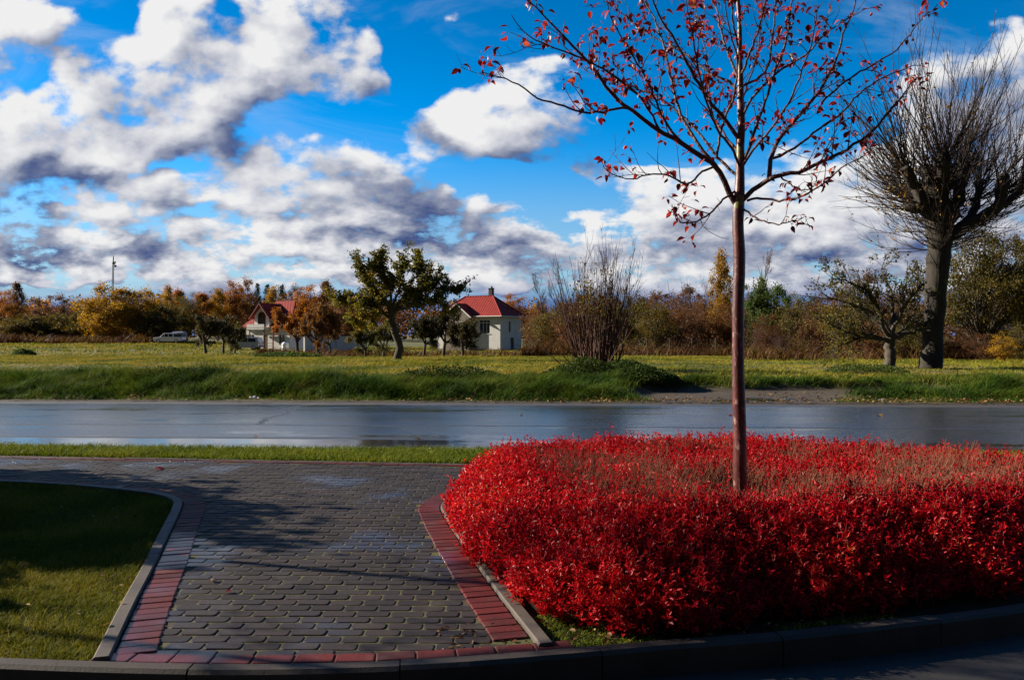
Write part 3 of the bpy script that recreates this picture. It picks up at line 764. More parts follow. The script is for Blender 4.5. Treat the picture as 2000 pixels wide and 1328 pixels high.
def build_grass():
    rng = np.random.default_rng(21)
    # left lawn
    x, y = scatter(rng, 420000, -7.2, -1.9, 4.0, 9.3)
    k_ = inside(LAWN, x, y) & (rng.random(len(x)) < .75 + .35 * wob(x, y, .35, 1)) & (x > -.66 * y - .6)
    x, y = x[k_], y[k_]; mb = MB()
    bare = S(.3, .9, wob(x, y, .45, 4)); k_ = rng.random(len(x)) > .35 * bare; x, y = x[k_], y[k_]
    ht = rng.uniform(.022, .060, len(x)) * (1 + .35 * wob(x, y, .5, 2))
    blades(mb, x, y, np.full(len(x), -.02), ht, rng.uniform(.0028, .0050, len(x)), .75, rng)
    tag(mb.obj("lawn_grass", M_lawn), "short green and yellow lawn grass beside the left path edging", "grass", kind='stuff')
    # verge between path and road
    x, y = scatter(rng, 120000, -9.5, 7, 9.2, 12.2); mb = MB()
    k_ = (y > far_y(x) + .07) & (tt(x, y) < 11.45 + .05 * wob(x, y, .3, 2)); x, y = x[k_], y[k_]
    blades(mb, x, y, np.full(len(x), -.022), rng.uniform(.05, .11, len(x)) * (1 + .3 * wob(x, y, .5, 3)), rng.uniform(.007, .012, len(x)), .7, rng)
    tag(mb.obj("verge_grass", M_verge), "bright green strip of grass between the paved path and the wet road", "grass", kind='stuff')
    # moss and weeds in front of the hedge
    x, y = scatter(rng, 60000, -.7, 2.2, 4.0, 7.5); mb = MB()
    k_ = inside(BED, x, y) & (wob(x, y, .22, 5) > -.1) & ((x < .95) | (y < kerb_y(x) + .14)) ; x, y = x[k_], y[k_]
    blades(mb, x, y, np.full(len(x), -.024), rng.uniform(.010, .035, len(x)), rng.uniform(.004, .006, len(x)), 1.0, rng)
    tag(mb.obj("bed_moss", M_verge), "low moss and weeds on the soil between edging and hedge", "moss", kind='stuff')
    # long grass on the bank beyond the road
    mb = MB()
    x, y = scatter(rng, 190000, -19, 18, 19.6, 25.5); t = tt(x, y)
    dn = (1 - np.clip(dirt_amt(x, y) * 1.5, 0, 1)) * S(20.05, 20.6, t + .12 * wob(x, y, .4, 6))
    k_ = (rng.random(len(x)) < dn) & (np.abs(x) < .68 * y + 1); x, y = x[k_], y[k_]; t = tt(x, y)
    tall = (.06 + .27 * S(20.3, 21.4, t) * S(26, 22.6, t) * (1 - .55 * S(4, 8, x)) + .05) * np.clip(1 + .75 * wob(x, y, .7, 7) + .4 * wob(x, y, .25, 3), .25, 2.2)
    blades(mb, x, y, gz(x, y) - .02, np.clip(tall, .05, .6) * rng.uniform(.6, 1.25, len(x)), rng.uniform(.010, .020, len(x)), .55, rng, (.2, -.2), .35)
    tag(mb.obj("bank_grass", M_bank), "long dark green grass on the bank along the far side of the road", "grass", kind='stuff')
    mb = MB()
    x, y = scatter(rng, 300000, -42, 42, 23.3, 62)
    k_ = (np.abs(x) < .68 * y + 1) & (rng.random(len(x)) < S(22.8, 25, y)) & (rng.random(len(x)) > .9 * np.clip(dirt_amt(x, y), 0, 1)); x, y = x[k_], y[k_]
    tf = .5 + .5 * wob(x, y, 1.3, 8)
    blades(mb, x, y, gz(x, y) - .02, (.07 + .16 * np.clip(tf, 0, 1) ** 2) * rng.uniform(.6, 1.3, len(x)), .012 + .0005 * y * rng.uniform(.6, 1.3, len(x)), .8, rng, (.1, 0), .6)
    x, y = scatter(rng, 150000, -115, 100, 60, 165)
    k_ = (np.abs(x) < .68 * y + 1); x, y = x[k_], y[k_]
    tf = .5 + .5 * wob(x, y, 3.0, 9)
    blades(mb, x, y, gz(x, y) - .03, (.10 + .30 * np.clip(tf, 0, 1) ** 2) * rng.uniform(.6, 1.3, len(x)), .0011 * y * rng.uniform(.6, 1.3, len(x)), .7, rng)
    tag(mb.obj("field_grass", M_field), "uneven meadow grass, green mixed with straw, filling the field", "grass", kind='stuff')
    # brown weeds at the far edge of the field
    mb = MB()
    def weeds(n, px0, px1, y0, y1, h0, h1):
        yy = rng.uniform(y0, y1, n); xx = (rng.uniform(px0, px1, n) - CX) / F * yy
        k_ = rng.random(n) < .5 + .6 * wob(xx, yy, 2.2, 3); xx, yy = xx[k_], yy[k_]
        blades(mb, xx, yy, gz(xx, yy) - .05, rng.uniform(h0, h1, len(xx)) * np.clip(1 + .6 * wob(xx, yy, 1.7, 5), .3, 2), .0010 * yy * rng.uniform(.7, 1.4, len(xx)), .5, rng, (.1, 0), 1.2)
    weeds(8000, -20, 292, 128, 150, .5, 1.5)
    weeds(700, 292, 420, 140, 150, .3, .7)
    weeds(2200, 500, 700, 88, 106, .2, .7)
    weeds(3000, 620, 1060, 66, 84, .2, .8)
    weeds(7000, 1020, 1460, 60, 70, .3, 1.3)
    weeds(4200, 1440, 2050, 44, 54, .2, .9)
    bx, by = scatter(rng, 5200, -17, 16, 20.3, 24.5); kb = (rng.random(5200) < .30 + .8 * wob(bx, by, .8, 6)) & (dirt_amt(bx, by) < .1) & (tt(bx, by) > 20.7); bx, by = bx[kb], by[kb]
    blades(mb, bx, by, gz(bx, by) - .03, rng.uniform(.18, .55, len(bx)), rng.uniform(.008, .016, len(bx)), .55, rng, (.1, 0), .5)
    tag(mb.obj("weeds", M_weed), "dry brown weeds along the far edge of the field and dotted over the bank", "weeds", kind='stuff')
    # fallen leaves
    mb = MB(); n = 2600
    x = rng.uniform(-15, 14, n); t = 19.9 + rng.gamma(1.6, .30, n); x2 = rng.uniform(6.5, 14, 1100); t2 = rng.uniform(20.1, 22.4, 1100)
    x = np.concatenate([x, x2]); t = np.concatenate([t, t2]); y = t - .047 * x
    kk = rng.random(len(x)) < .55 + .6 * wob(x, y, .8, 9); x, y = x[kk], y[kk]
    z = np.maximum(gz(x, y) + .02 + rng.uniform(0, .06, len(x)), -.03)
    s_ = rng.uniform(.035, .085, len(x))
    nr = unit(np.stack([rng.normal(0, .5, len(x)), rng.normal(-.2, .5, len(x)), np.ones(len(x))], -1)); a = rng.uniform(0, 6.28, len(x))
    d = np.stack([np.cos(a), np.sin(a), rng.normal(0, .3, len(x))], -1)
    mb.leaves(np.stack([x, y, z], -1), d, nr, s_, s_ * .75, .2)
    x, y = scatter(rng, 500, -6, -2, 4.1, 9); k_ = inside(LAWN, x, y) & (rng.random(500) < .6); x, y = x[k_], y[k_]
    x = np.concatenate([x, rng.uniform(-.4, 2.2, 240)]); y = np.concatenate([y, np.zeros(240)]); q = len(x) - 240
    y[q:] = kerb_y(x[q:]) + rng.uniform(.02, .5, 240); m_ = len(x)
    vx, vy = scatter(rng, 45, -7.5, -.5, 10.4, 11.5); x = np.concatenate([x, vx]); y = np.concatenate([y, np.maximum(vy, far_y(vx) + .1)]); m_ = len(x)
    a = rng.uniform(0, 6.28, m_); s_ = rng.uniform(.02, .045, m_)
    nr = unit(np.stack([rng.normal(0, .4, m_), rng.normal(0, .4, m_), np.ones(m_)], -1))
    zz = np.where(np.arange(m_) < q, .035, np.where(y > 9, .05, .0))
    mb.leaves(np.stack([x, y, zz], -1), np.stack([np.cos(a), np.sin(a), 0 * a], -1), nr, s_, s_ * .6, .2)
    tag(mb.obj("leaf_litter", M_litter), "yellow and brown fallen leaves along the far road edge and lawns", "leaf litter", kind='stuff')
    # single leaves lying on paving and road
    lp = MB(); lp.curled_leaves([[-.04, 0, 0]], [[1, 0, .05]], [[0, 0, 1]], .085, .055, .25, .25)
    lm = lp.mesh("fallen_leaf", M_litter)
    rd = MB(); rd.curled_leaves([[-.04, 0, 0]], [[1, 0, .05]], [[0, 0, 1]], .085, .05, .25, .3)
    rm = rd.mesh("fallen_leaf_red", M_redleaf)
    spots = [(312, 915, 0, rm, 1.7, "large dark red fallen leaf on the grey paving near the verge"),
             (412, 1132, 0, lm, .8, "small tan fallen leaf on the paving beside the left red border"),
             (447, 1153, 0, rm, .6, "small dark fallen leaf on the paving below the tan one"),
             (498, 851, -.05, lm, 1.1, "pale leaf on the road seam beside the puddle strip"),
             (815, 856, -.05, lm, 1.5, "brown leaf lying on the wet road near its dark seam"),
             (345, 872, -.05, lm, 1.2, "brown leaf in the puddle strip at the near road edge"),
             (1718, 811, -.05, lm, 2.0, "flat tan leaf on the far lane of the road, right of the red tree"),
             (1425, 810, -.05, rm, 1.8, "reddish leaf on the far lane just left of the red tree trunk"),
             (1020, 810, -.05, lm, 1.2, "small leaf on the far lane left of the hazel bush")]
    for i, (px, py, z, m_, sc, lb) in enumerate(spots):
        o = link("fallen_leaf", m_); X, Y, _ = G(px, py, z + .012)
        o.location = (X, Y, z + .012); o.rotation_euler = (0, 0, i * 1.9); o.scale = (sc,) * 3
        tag(o, lb, "leaf", "single leaves fallen on paving and road")
build_grass()
# ---------------------------------------------------------------- growing plants
def paths(rng, p, d, L, n, bend=(0, 0, 0), wobble=.12):
    """m curved paths from p along d, length L, n points, bending towards `bend`"""
    p = np.asarray(p, float); m = len(p); d = unit(d); L = np.broadcast_to(np.asarray(L, float), (m,))
    out = np.empty((m, n, 3)); out[:, 0] = p
    bend = np.broadcast_to(np.asarray(bend, float), (m, 3)); drift = np.zeros((m, 3))
    for i in range(1, n):
        drift = drift + rng.normal(0, wobble, (m, 3))
        dd = unit(d + bend * (i / (n - 1)) + drift)
        out[:, i] = out[:, i - 1] + dd * (L / (n - 1))[:, None]
    return out
def taper(r0, r1, n, m=None, pw=1.0):
    t = np.linspace(0, 1, n) ** pw
    r0 = np.asarray(r0, float); r1 = np.asarray(r1, float)
    return r0[..., None] * (1 - t) + r1[..., None] * t
def along(rng, limbs, count, t0=.2, t1=1.0):
    """random points on limbs: (pts (m,n,3), radii (m,n)) -> position, tangent, radius, t"""
    Pt, R = limbs; m, n, _ = Pt.shape
    seg = np.linalg.norm(np.diff(Pt, axis=1), axis=2).sum(1)
    who = rng.choice(m, count, p=seg / seg.sum()); t = rng.uniform(t0, t1, count)
    f = np.clip(t, 0, .9999) * (n - 1); i = f.astype(int); fr = (f - i)[:, None]
    a, b = Pt[who, i], Pt[who, i + 1]
    return a * (1 - fr) + b * fr, unit(b - a), R[who, i] * (1 - fr[:, 0]) + R[who, i + 1] * fr[:, 0], t
def fork(rng, tan, ang, up=0.0, spread=.25):
    """directions leaving tan at about `ang` radians"""
    m = len(tan); q = rng.normal(size=(m, 3)); q = unit(q - tan * (q * tan).sum(1, keepdims=True))
    a = (ang * (1 + rng.normal(0, spread, m)))[:, None]
    d = tan * np.cos(a) + q * np.sin(a); d[:, 2] += up
    return unit(d)
def leaf_dirs(rng, m, droop=.3, face=(0, 0, .6)):
    d = rng.normal(size=(m, 3)); d[:, 2] -= droop
    nr = rng.normal(size=(m, 3)) * .6 + np.array(face)
    return unit(d), unit(nr)
def cat_limbs(a, b): return (np.concatenate([a[0], b[0]]), np.concatenate([a[1], b[1]]))

def orchard_tree(rng, height, width, trunk_h, trunk_r, leaf_n, leaf_s, crook=.28, n1=6, leafy=1.0):
    """crooked low tree grown branch by branch; returns wood mesh builder, leaf builder"""
    base = np.zeros((1, 3)); n0 = 7
    tr = paths(rng, base, [[rng.normal(0, .12), rng.normal(0, .12), 1]], trunk_h, n0, (0, 0, .2), .10)
    R0 = taper(np.array([trunk_r]), np.array([trunk_r * .72]), n0); R0[:, 0] *= 1.35; R0[:, 1] *= 1.08
    top = tr[:, -1].repeat(n1, 0)
    az = np.arange(n1) / n1 * 6.283 + rng.uniform(0, 6) + rng.normal(0, .25, n1)
    el = rng.uniform(.45, 1.25, n1)
    d1 = np.stack([np.cos(az) * np.cos(el), np.sin(az) * np.cos(el), np.sin(el)], 1)
    reach = np.hypot(width * .42 * np.cos(el), (height - trunk_h) * .72 * np.sin(el))
    st = top - np.array([0, 0, 1]) * rng.uniform(0, trunk_h * .25, n1)[:, None]
    l1 = paths(rng, st, d1, reach, 8, (0, 0, .25), crook)
    R1 = taper(np.full(n1, trunk_r * .52), np.full(n1, trunk_r * .16), 8)
    L1 = (l1, R1)
    p, t, r, _ = along(rng, L1, n1 * 7, .25, 1); d = fork(rng, t, .85, .15)
    l2 = paths(rng, p, d, rng.uniform(.22, .42, len(p)) * width * .5, 6, (0, 0, .3), crook * .9); R2 = taper(r * .6, r * .15 + .006, 6)
    L2 = (l2, R2)
    p, t, r, _ = along(rng, L2, n1 * 34, .2, 1); d = fork(rng, t, .8, .2)
    l3 = paths(rng, p, d, rng.uniform(.08, .2, len(p)) * width * .5, 4, (0, 0, .3), crook); R3 = taper(r * .5 + .003, np.full(len(p), .004), 4)
    wood = MB(); wood.tubes(tr, R0, 9); wood.tubes(l1, R1, 6)
    br = MB(); br.tubes(l2, R2, 4); br.tubes(l3, R3, 3)
    lf = MB()
    if leaf_n:
        tw = rng.random(len(l3)) < leafy
        p, t, r, _ = along(rng, (l3[tw], R3[tw]), leaf_n, .2, 1); p = p + rng.normal(0, leaf_s * .8, p.shape)
        d, nr = leaf_dirs(rng, leaf_n); s_ = leaf_s * rng.uniform(.6, 1.35, leaf_n)
        lf.leaves(p, d, nr, s_, s_ * .6, .2)
    return wood, br, lf

def cloud_tree(rng, height, width, crown_lo, n_cl, leaf_n, leaf_s, shape='round', stems=1, stem_r=.12, cl_r=.16, droop=.3):
    """crown of leaf clusters, each carried on its own limb"""
    if shape == 'birch':
        h = crown_lo + (1 - crown_lo) * rng.random(n_cl) ** 1.1; rad = np.sqrt(rng.random(n_cl)) * np.sin(np.clip((h - crown_lo) / (1 - crown_lo), 0, 1) * 2.5 + .5) * .5
        rad = np.abs(rad)
    else:
        u_ = rng.normal(size=(n_cl, 3)); u_ = unit(u_) * (rng.random(n_cl) ** (1 / 2.4))[:, None]
        h = crown_lo + (1 - crown_lo) * (u_[:, 2] * .5 + .5); rad = np.hypot(u_[:, 0], u_[:, 1]) * .5
        lump = 1 + .22 * rng.normal(size=n_cl); rad = rad * lump; h = np.clip(crown_lo + (h - crown_lo) * (1 + .10 * rng.normal(size=n_cl)), .05, 1.02)
    az = rng.uniform(0, 6.283, n_cl)
    c = np.stack([np.cos(az) * rad * width, np.sin(az) * rad * width, h * height], 1)
    wood = MB(); br = MB(); lf = MB()
    sa = rng.uniform(0, 6.283, stems); sp = width * .16 * (stems > 1)
    b0 = np.stack([np.cos(sa) * sp * .4, np.sin(sa) * sp * .4, 0 * sa], 1)
    top = np.stack([np.cos(sa) * sp * 1.6, np.sin(sa) * sp * 1.6, np.full(stems, height * (.86 if shape == 'birch' else .7))], 1)
    st = paths(rng, b0, top - b0, np.linalg.norm(top - b0, axis=1), 9, (0, 0, .1), .05)
    Rs = taper(np.full(stems, stem_r), np.full(stems, stem_r * .2), 9)
    wood.tubes(st, Rs, 6)
    who = rng.integers(0, stems, n_cl)
    ft = np.clip((h * (.72 if shape != 'birch' else .92) - .12) / .8, .12, .97); ii = np.clip((ft * 8).astype(int), 0, 8)
    s0 = st[who, ii]
    mid = (s0 + c) / 2 + np.array([0, 0, -.04 * height]) + rng.normal(0, .03 * width, c.shape)
    tt_ = np.linspace(0, 1, 5)[None, :, None]
    lb = s0[:, None] * (1 - tt_) ** 2 + 2 * mid[:, None] * tt_ * (1 - tt_) + c[:, None] * tt_ ** 2
    br.tubes(lb, taper(np.full(n_cl, stem_r * .28), np.full(n_cl, stem_r * .06), 5), 4)
    # fine twigs in every cluster
    p, t, r, _ = along(rng, (lb, taper(np.full(n_cl, .03), np.full(n_cl, .01), 5)), n_cl * 4, .55, 1)
    tw = paths(rng, p, fork(rng, t, .7, .25), cl_r * width * rng.uniform(.7, 1.5, len(p)), 4, (0, 0, .2), .15)
    br.tubes(tw, taper(np.full(len(p), stem_r * .07), np.full(len(p), stem_r * .025), 4), 3)
    if leaf_n:
        wgt = rng.gamma(2.0, 1.0, n_cl); who = rng.choice(n_cl, leaf_n, p=wgt / wgt.sum())
        g = rng.normal(size=(leaf_n, 3)) * np.array([1, 1, 1.5 if shape == 'birch' else .75])
        cr = (cl_r * width * rng.uniform(.6, 1.25, n_cl))[who][:, None]
        p = c[who] + g * cr * .55
        p[:, 2] = np.maximum(p[:, 2], .03 * height)
        out = p - np.array([0, 0, height * (crown_lo + 1) * .42]); out = unit(out)
        d, nr = leaf_dirs(rng, leaf_n, droop); nr = unit(nr + out * .7)
        s_ = leaf_s * rng.uniform(.6, 1.4, leaf_n)
        lf.leaves(p, d, nr, s_, s_ * .68, .2)
    return wood, br, lf
def bare_tree(rng, height, width, stems=1, stem_r=.12, trunk=.3, n=(7, 6, 7), up=.35, wobb=.09):
    """leafless tree or shrub with fine twigs"""
    sa = rng.uniform(0, 6.283, stems); spread = rng.uniform(.05, .55, stems) if stems > 1 else np.full(1, .04)
    d = np.stack([np.cos(sa) * spread, np.sin(sa) * spread, np.ones(stems)], 1)
    b0 = np.stack([np.cos(sa), np.sin(sa), 0 * sa], 1) * (width * .07 if stems > 1 else 0)
    ln = height * (.92 if stems == 1 else 1) * (rng.uniform(.62, 1.0, stems) if stems > 1 else np.ones(1))
    st = paths(rng, b0, d, ln, 10, (0, 0, .25), wobb * .6)
    R0 = taper(np.full(stems, stem_r), np.full(stems, stem_r * .16), 10)
    L = [(st, R0)]; wood = MB(); br = MB(); wood.tubes(st, R0, 7)
    lens = (.36, .17, .09); t0s = (trunk, .2, .15); angs = (.75, .65, .6)
    for lv in range(3):
        p, t, r, tq = along(rng, L[-1], len(L[-1][0]) * n[lv] * (2 if lv == 0 and stems == 1 else 1), t0s[lv], .98)
        dd = fork(rng, t, angs[lv], up)
        l_ = lens[lv] * (height * .45 + width * .55) * rng.uniform(.5, 1.1, len(p)) * (1 - .45 * tq)
        pts = paths(rng, p, dd, l_, 6 - lv, (0, 0, .35), wobb)
        R = taper(np.minimum(r * .62, stem_r * (.5, .26, .16)[lv]), np.full(len(p), stem_r * (.12, .09, .075)[lv]), 6 - lv)
        br.tubes(pts, R, (5, 4, 3)[lv]); L.append((pts, R))
    return wood, br, L

def make(name, builders, mats, label=None, cat=None, group=None, names=('trunk', 'crown', 'foliage'), loc=(0, 0, 0)):
    root = empty(name, loc); tag(root, label, cat, group)
    for nm, b, m_ in zip(names, builders, mats):
        if b is not None and b.n: b.obj(nm, m_, root, smooth=(nm != 'foliage'))
    return root
def dup(root, loc, rz=0.0, scale=(1, 1, 1), label=None, group=None, cat=None):
    r = root.copy(); col.objects.link(r); r.location = loc; r.rotation_euler = (0, 0, rz); r.scale = scale
    tag(r, label, cat, group)
    for ch in list(root.children):
        c = ch.copy(); col.objects.link(c); c.parent = r
    return r
# ---------------------------------------------------------------- red hedge
HEDGE = np.array([(-.55, 7.15), (-.54, 7.7), (-.45, 8.2), (-.15, 8.6), (.4, 8.85), (1.3, 8.92), (2.3, 8.8), (3.4, 8.42), (4.3, 7.85), (5.0, 7.1), (5.25, 6.5),
                  (4.6, 5.82), (3.2, 5.18), (2.2, 4.82), (1.5, 4.62), (.85, 4.45), (.52, 4.42), (.20, 4.75), (.0, 5.3), (-.22, 5.85), (-.44, 6.6)])
HEDGE = smooth_line(np.vstack([HEDGE, HEDGE[:1]]), .12)[:-1]
TREE_XY = (1.70, 6.12)
def hedge_top(x, y):
    d = np.where(inside(HEDGE, x, y), edge_dist(HEDGE, x, y), -edge_dist(HEDGE, x, y))
    wd = .58 + .62 * S(7.2, 5.2, y) * S(-.2, .8, x) + .2 * S(.8, -.2, x)
    q = np.clip((d + .12 * wob(x, y, .22, 2) + .05) / wd, 0, 1)
    h = .47 * np.sqrt(np.clip(1 - (1 - q) ** 2.0, 0, 1))
    dip = S(.62, .10, np.hypot(x - TREE_XY[0] , (y - TREE_XY[1] + .12)))
    return h * (1 - .30 * dip) * (1 + .10 * wob(x, y, .5, 4) + .05 * wob(x, y, .16, 1)), d
def bare_patch(x, y, d):
    """the sheared top shows dry twigs away from the rim"""
    c = S(.45, .95, d) * S(-.5, .35, wob(x, y, .55, 7) + .9 * S(2.6, 4.0, x) + .5 * np.exp(-((x - .5) / .8) ** 2 - ((y - 7.6) / .7) ** 2))
    return c * S(5.1, 5.9, y + .04 * x)
def build_hedge():
    rng = np.random.default_rng(31)
    root = empty("hedge", (2.0, 6.6, 0)); tag(root, "wide low hedge of crimson leaves around the foot of the young red tree", "hedge")
    lf, st, dry = MB(), MB(), MB()
    off = np.array([2.0, 6.6, 0])
    n = 30000
    x, y = scatter(rng, n * 3, -.8, 5.4, 4.3, 9.0)
    h, d = hedge_top(x, y)
    # more shoots on the steep sides, where the surface is seen full on
    keep = (d > -.12) & (h > .02) & (rng.random(len(x)) < np.where(d < 1.0, 1.0, .6) * np.where(y < 6.2, 1.0, .62))
    x, y, h, d = x[keep], y[keep], h[keep], d[keep]
    e = .02
    gx = (hedge_top(x + e, y)[0] - h) / e; gy = (hedge_top(x, y + e)[0] - h) / e
    nrm = unit(np.stack([-gx, -gy, np.full(len(x), .8)], -1))
    depth = rng.exponential(.045, len(x)); side = d < .35
    z = np.where(side, h * rng.uniform(.25, 1.0, len(x)) ** .5, h - depth) + rng.normal(0, .024, len(x)) + np.where(rng.random(len(x)) < .08, rng.uniform(.02, .08, len(x)), 0)
    bp = bare_patch(x, y, d)
    leafy = rng.random(len(x)) > .78 * bp
    base = np.stack([x, y, np.maximum(z, .02)], -1) - off
    dirs = unit(nrm * .9 + np.array([0, 0, .75]) + rng.normal(0, .42, (len(x), 3)))
    Ls = rng.uniform(.07, .15, len(x))
    sh = paths(rng, base - dirs * .05, dirs, Ls, 4, (0, 0, .2), .10)
    sel = rng.random(len(x)) < .55
    st.tubes(sh[sel], taper(np.full(sel.sum(), .0022), np.full(sel.sum(), .0009), 4), 3)
    per = 8
    sl = sh[leafy]; m = len(sl)
    t = np.linspace(.28, 1.0, per)[None] + rng.normal(0, .04, (m, per)); t = np.clip(t, 0, .999) * 3; i = t.astype(int); fr = (t - i)[..., None]
    ar = np.arange(m)[:, None]
    pos = sl[ar, i] * (1 - fr) + sl[ar, i + 1] * fr
    tg = unit(sl[:, -1] - sl[:, 0])[:, None].repeat(per, 1)
    phi = (np.arange(per) * 2.4)[None] + rng.uniform(0, 6.28, (m, 1))
    q1 = unit(np.cross(tg, np.array([.3, .5, .8]))); q2 = np.cross(tg, q1)
    rad = q1 * np.cos(phi)[..., None] + q2 * np.sin(phi)[..., None]
    open_ = (1.15 - .55 * np.linspace(0, 1, per))[None, :, None]
    dl = unit(tg * .75 + rad * open_ + rng.normal(0, .15, rad.shape))
    nl = unit(tg - rad * .2 + np.array([0, 0, .3]))
    s_ = rng.uniform(.028, .054, (m, per)) * (1 - .25 * np.linspace(0, 1, per))[None]
    ok = rng.random((m, per)) < .9
    lf.leaves(pos[ok], dl[ok], nl[ok], s_[ok], s_[ok] * .42, .22, .12)
    # dry twigs on the sheared top
    dm = rng.random(len(x)) < .75 * bp
    b2 = base[dm]; k_ = len(b2)
    b2 = np.concatenate([b2, b2 + rng.normal(0, .02, b2.shape)]); k2 = len(b2)
    dd = unit(np.stack([rng.normal(0, .38, k2), rng.normal(0, .38, k2), np.ones(k2)], -1))
    tw = paths(rng, b2 - dd * .10, dd, rng.uniform(.12, .24, k2), 4, (0, 0, .2), .12)
    dry.tubes(tw, taper(np.full(k2, .0026), np.full(k2, .0012), 4), 3)
    # stems from the ground
    k3 = 7000; sx, sy = scatter(rng, k3 * 2, -.6, 5.3, 4.4, 9.0); hh, d3 = hedge_top(sx, sy); g_ = d3 > .03; sx, sy, hh = sx[g_], sy[g_], hh[g_]
    b3 = np.stack([sx, sy, np.full(len(sx), -.03)], -1) - off
    d4 = unit(np.stack([rng.normal(0, .3, len(sx)), rng.normal(0, .3, len(sx)), np.ones(len(sx))], -1))
    st.tubes(paths(rng, b3, d4, hh * .95, 5, (0, 0, .2), .1), taper(np.full(len(sx), .0045), np.full(len(sx), .002), 5), 3)
    lf.obj("foliage", M_hedge, root); st.obj("stems", M_hstem, root); dry.obj("dry_twigs", M_hstem_d, root)
build_hedge()

# ---------------------------------------------------------------- young crab apple with red leaves, limbs traced from the photograph
CRAB_Y = 6.12
TRUNK = [(1447, 985, .054), (1445, 940, .052), (1445, 880, .050), (1443, 780, .047), (1441, 700, .045), (1442, 600, .044), (1444, 500, .043), (1442, 440, .042), (1443, 395, .043), (1445, 345, .033),
         (1446, 300, .031), (1448, 250, .028), (1446, 200, .026), (1447, 150, .021), (1444, 100, .018), (1444, 50, .016), (1442, 0, .014), (1445, -70, .011), (1440, -150, .008), (1443, -240, .004)]
LIMBS = [  # points, start radius, depth excursion towards (+) or away from (-) the camera at the tip
 ([(1437,398),(1417,361),(1399,325),(1366,304),(1323,275),(1290,257),(1240,220),(1196,184),(1153,126),(1102,72),(1073,43),(1045,14),(1005,-20)], .024, .7),
 ([(1240,220),(1218,210),(1171,220),(1131,217),(1099,206),(1055,195),(1026,173),(987,155),(954,146),(938,143)], .009, .9),
 ([(1445,275),(1417,235),(1384,195),(1352,141),(1316,80),(1283,22),(1270,-15),(1250,-70)], .017, .5),
 ([(1399,325),(1366,286),(1345,253),(1326,217),(1308,145),(1294,83),(1279,36),(1261,7),(1245,-40)], .014, -.6),
 ([(1438,372),(1413,390),(1384,419),(1355,435),(1330,434),(1320,415),(1312,398)], .008, .6),
 ([(1399,325),(1370,336),(1352,356),(1330,358),(1312,345),(1276,340),(1232,350),(1200,343),(1182,332),(1176,318)], .008, .3),
 ([(1446,180),(1420,159),(1388,145),(1366,126),(1330,100),(1280,75),(1230,40),(1190,5)], .010, -.8),
 ([(1443,345),(1406,311),(1370,267),(1341,235),(1300,200),(1262,180),(1215,165),(1170,150),(1128,130)], .011, -.9),
 ([(1399,310),(1410,246),(1431,195),(1440,120),(1425,60),(1415,0),(1410,-60)], .010, .5),
 ([(1446,160),(1417,94),(1399,11),(1390,-60)], .010, -.4),
 ([(1446,110),(1432,40),(1424,-20),(1412,-90)], .008, .4),
 ([(1447,394),(1472,369),(1494,354),(1512,345),(1552,338),(1602,318),(1653,293),(1700,260),(1725,231),(1761,188),(1790,150)], .021, .5),
 ([(1502,350),(1506,307),(1526,267),(1563,224),(1606,170),(1631,119),(1649,61),(1667,18),(1680,-40)], .018, -.5),
 ([(1460,392),(1476,387),(1508,390),(1545,389),(1581,376),(1617,351),(1653,322),(1690,306),(1707,295)], .009, .8),
 ([(1448,405),(1476,426),(1512,437),(1552,432),(1575,424)], .0065, .5),
 ([(1446,330),(1462,290),(1480,239),(1508,155),(1534,87),(1545,14),(1560,-60)], .013, .4),
 ([(1447,170),(1483,152),(1501,126),(1512,51),(1516,7),(1528,-60)], .010, -.5),
 ([(1508,310),(1552,290),(1602,249),(1646,220),(1682,181),(1725,152),(1780,130),(1800,128)], .010, -.6),
 ([(1606,200),(1650,160),(1711,123),(1754,94),(1783,58),(1805,33),(1826,14),(1840,0)], .008, .3),
 ([(1526,347),(1552,365),(1575,372),(1592,362)], .005, .4),
 ([(1447,150),(1470,90),(1490,30),(1505,-40)], .009, .6),
 ([(1446,240),(1470,190),(1520,140),(1570,110),(1610,70),(1650,40),(1700,15)], .010, .7),
 ([(1340,285),(1300,240),(1265,160),(1230,100),(1200,50),(1185,0)], .009, .8),
 ([(1290,257),(1250,190),(1200,150),(1150,120),(1100,100),(1060,85),(1020,60),(1000,30)], .008, 1.0),
 ([(1446,330),(1430,290),(1400,250),(1375,180),(1350,60),(1340,0)], .010, 1.3),
 ([(1446,330),(1466,300),(1500,260),(1540,200),(1580,100),(1600,10)], .010, 1.3),
 ([(1446,320),(1440,280),(1450,200),(1480,100),(1490,0)], .010, -1.4),
 ([(1446,300),(1420,270),(1390,220),(1380,120),(1360,20)], .010, -1.4),
]
def trace(pts, Y0, dY, base_dy=0.0):
    n = len(pts); t = np.linspace(0, 1, n)
    return np.array([P(a, b, Y0 - (base_dy + dY * tq ** 1.2)) for (a, b), tq in zip(pts, t)])
